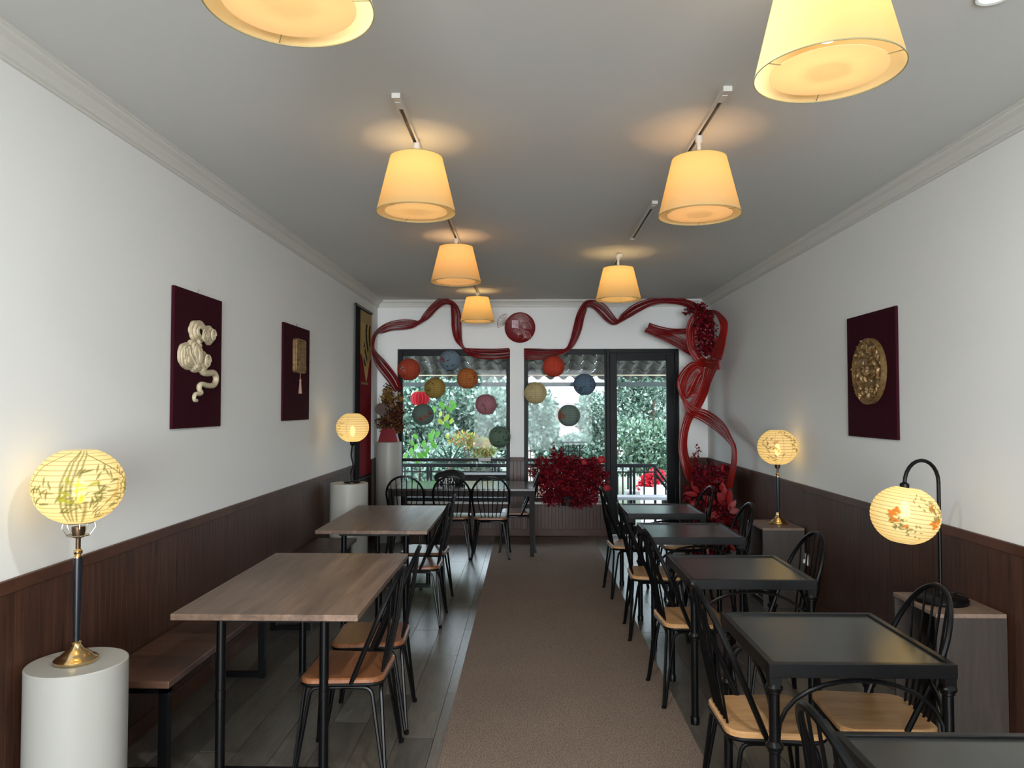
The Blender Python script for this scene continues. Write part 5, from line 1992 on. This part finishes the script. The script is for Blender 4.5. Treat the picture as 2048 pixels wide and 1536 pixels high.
tree('far pale hedge tree behind the left wall corner', 730, 840, 20.0, 2.4, 2.2, 11000, PALE, 41, size=0.14)
tree('far pale tree filling the gap behind the pillar', 1025, 800, 27.0, 2.0, 2.6, 9000, PALE, 42, size=0.15)

# broad-leaved vine outside the left window
base = (P(850, 900, 11.6).x, 11.6, GND)
t = thing('garden_vine', 'vine with bright green heart leaves outside the left window', 'plant', base)
GL1 = attr_mat('bright_green_leaf', 0.45, translucent=0.35, rgb=(72, 126, 42))
GL2 = attr_mat('yellow_green_leaf', 0.45, translucent=0.35, rgb=(128, 142, 58))
rgv = random.Random(5)
stem_pts = []
for (a, b) in (((835, 925), (862, 870)), ((862, 870), (885, 830)), ((885, 830), (905, 800)), ((835, 925), (820, 880)), ((820, 880), (815, 850))):
    pa, pb_ = P(*a, 11.6) - Vector(base), P(*b, 11.6) - Vector(base)
    stem_pts.append([pa, pb_])
m = MB()
for s in stem_pts:
    m.tube(s, 0.006, 5)
m.tube([Vector((0, 0, 0)), stem_pts[0][0]], 0.010, 6)
m.build('stem', TRK, t)
for (px, py, r_) in ((880, 803, 9), (892, 812, 8), (902, 800, 8), (870, 812, 9), (911, 804, 9), (884, 822, 7), (898, 828, 9), (905, 836, 7), (875, 838, 8), (888, 845, 8), (868, 858, 9), (880, 862, 8), (858, 866, 9), (848, 880, 9), (836, 888, 8), (862, 882, 10),
                     (822, 895, 9), (834, 905, 10), (818, 880, 8), (828, 912, 8), (845, 902, 8), (856, 893, 7), (826, 868, 7), (815, 905, 8), (890, 870, 6), (838, 922, 7)):
    p = P(px, py, 11.6 + rgv.uniform(-0.12, 0.12)) - Vector(base)
    a = rgv.uniform(-2.3, -0.7)
    big_leaf(t, p, (cos(a), rgv.uniform(-.3, .3), sin(a)), (rgv.uniform(-.4, .4), -1, 0.3), 2 * r_ * 11.6 / F, r_ * 0.50 * 11.6 / F, GL2 if px in (898, 905, 875, 890, 884) else GL1)
base = (P(950, 900, 12.2).x, 12.2, GND)
t = thing('garden_shrub', 'shrub with yellow and orange speckled leaves low in the left window', 'plant', base)
leaf_cloud('foliage', [pb(925, 878, 12.2, .22, .2, .10, base), pb(950, 888, 12.2, .2, .2, .12, base), pb(975, 893, 12.2, .18, .2, .12, base), pb(965, 905, 12.2, .2, .2, .1, base)], [(160, 146, 56), (120, 126, 50), (150, 84, 36), (84, 110, 60), (120, 130, 104)], 0.085, 900, 12, t, shell=0.3, stretch=3)
m = MB()
for k in range(7):
    m.tube([(0.03 * sin(k), 0, 0), (0.2 * sin(k * 1.9), 0.1 * cos(k), P(950, 895, 12.2).z - GND)], 0.012, 5)
m.build('stems', TRK, t)
# dark palm fronds
base = (P(900, 925, 11.4).x, 11.4, GND)
t = thing('palm_plant', 'dark palm fronds showing above the window bar in the left window', 'plant', base)
DG = attr_mat('dark_palm_leaf', 0.5, translucent=0.1, rgb=(34, 58, 44))
z0 = P(900, 925, 11.4).z - GND
MB().tube([(0, 0, 0), (0, 0, z0)], 0.03, 8).build('trunk', TRK, t)
for k in range(13):
    a = radians(20 + 11.5 * k)
    big_leaf(t, (0, 0, z0 - 0.05), (cos(a) * 1.3, -0.2 + 0.05 * k, sin(a) * 0.6), (0.2, -1, 0.8), 0.36, 0.014, DG)
# red azaleas in a pot beyond the rail
base = (P(1305, 990, 12.0).x, 12.0, GND)
t = thing('azalea_pot', 'bright red azalea in a pale pot behind the stair railing', 'plant', base)
leaf_cloud('blossom', [pb(1298, 962, 12.0, .15, .14, .10, base), pb(1315, 955, 12.0, .12, .14, .09, base), pb(1288, 972, 12.0, .11, .1, .07, base), pb(1310, 945, 12.0, .08, .1, .05, base), pb(1322, 948, 12.0, .06, .06, .05, base)], [(200, 28, 50), (214, 46, 70), (170, 16, 36), (226, 90, 100)], 0.05, 1500, 14, t, shell=0.2, stretch=1.4)
zp = P(1305, 972, 12.0).z - GND
MB().lathe([(0.16, 0), (0.20, zp * 0.9), (0.24, zp), (0.2, zp), (0.0, zp - 0.03)], 24).build('pot', plain('pale_pot', (206, 198, 208), 0.7, vary=0.2, vscale=12), t)
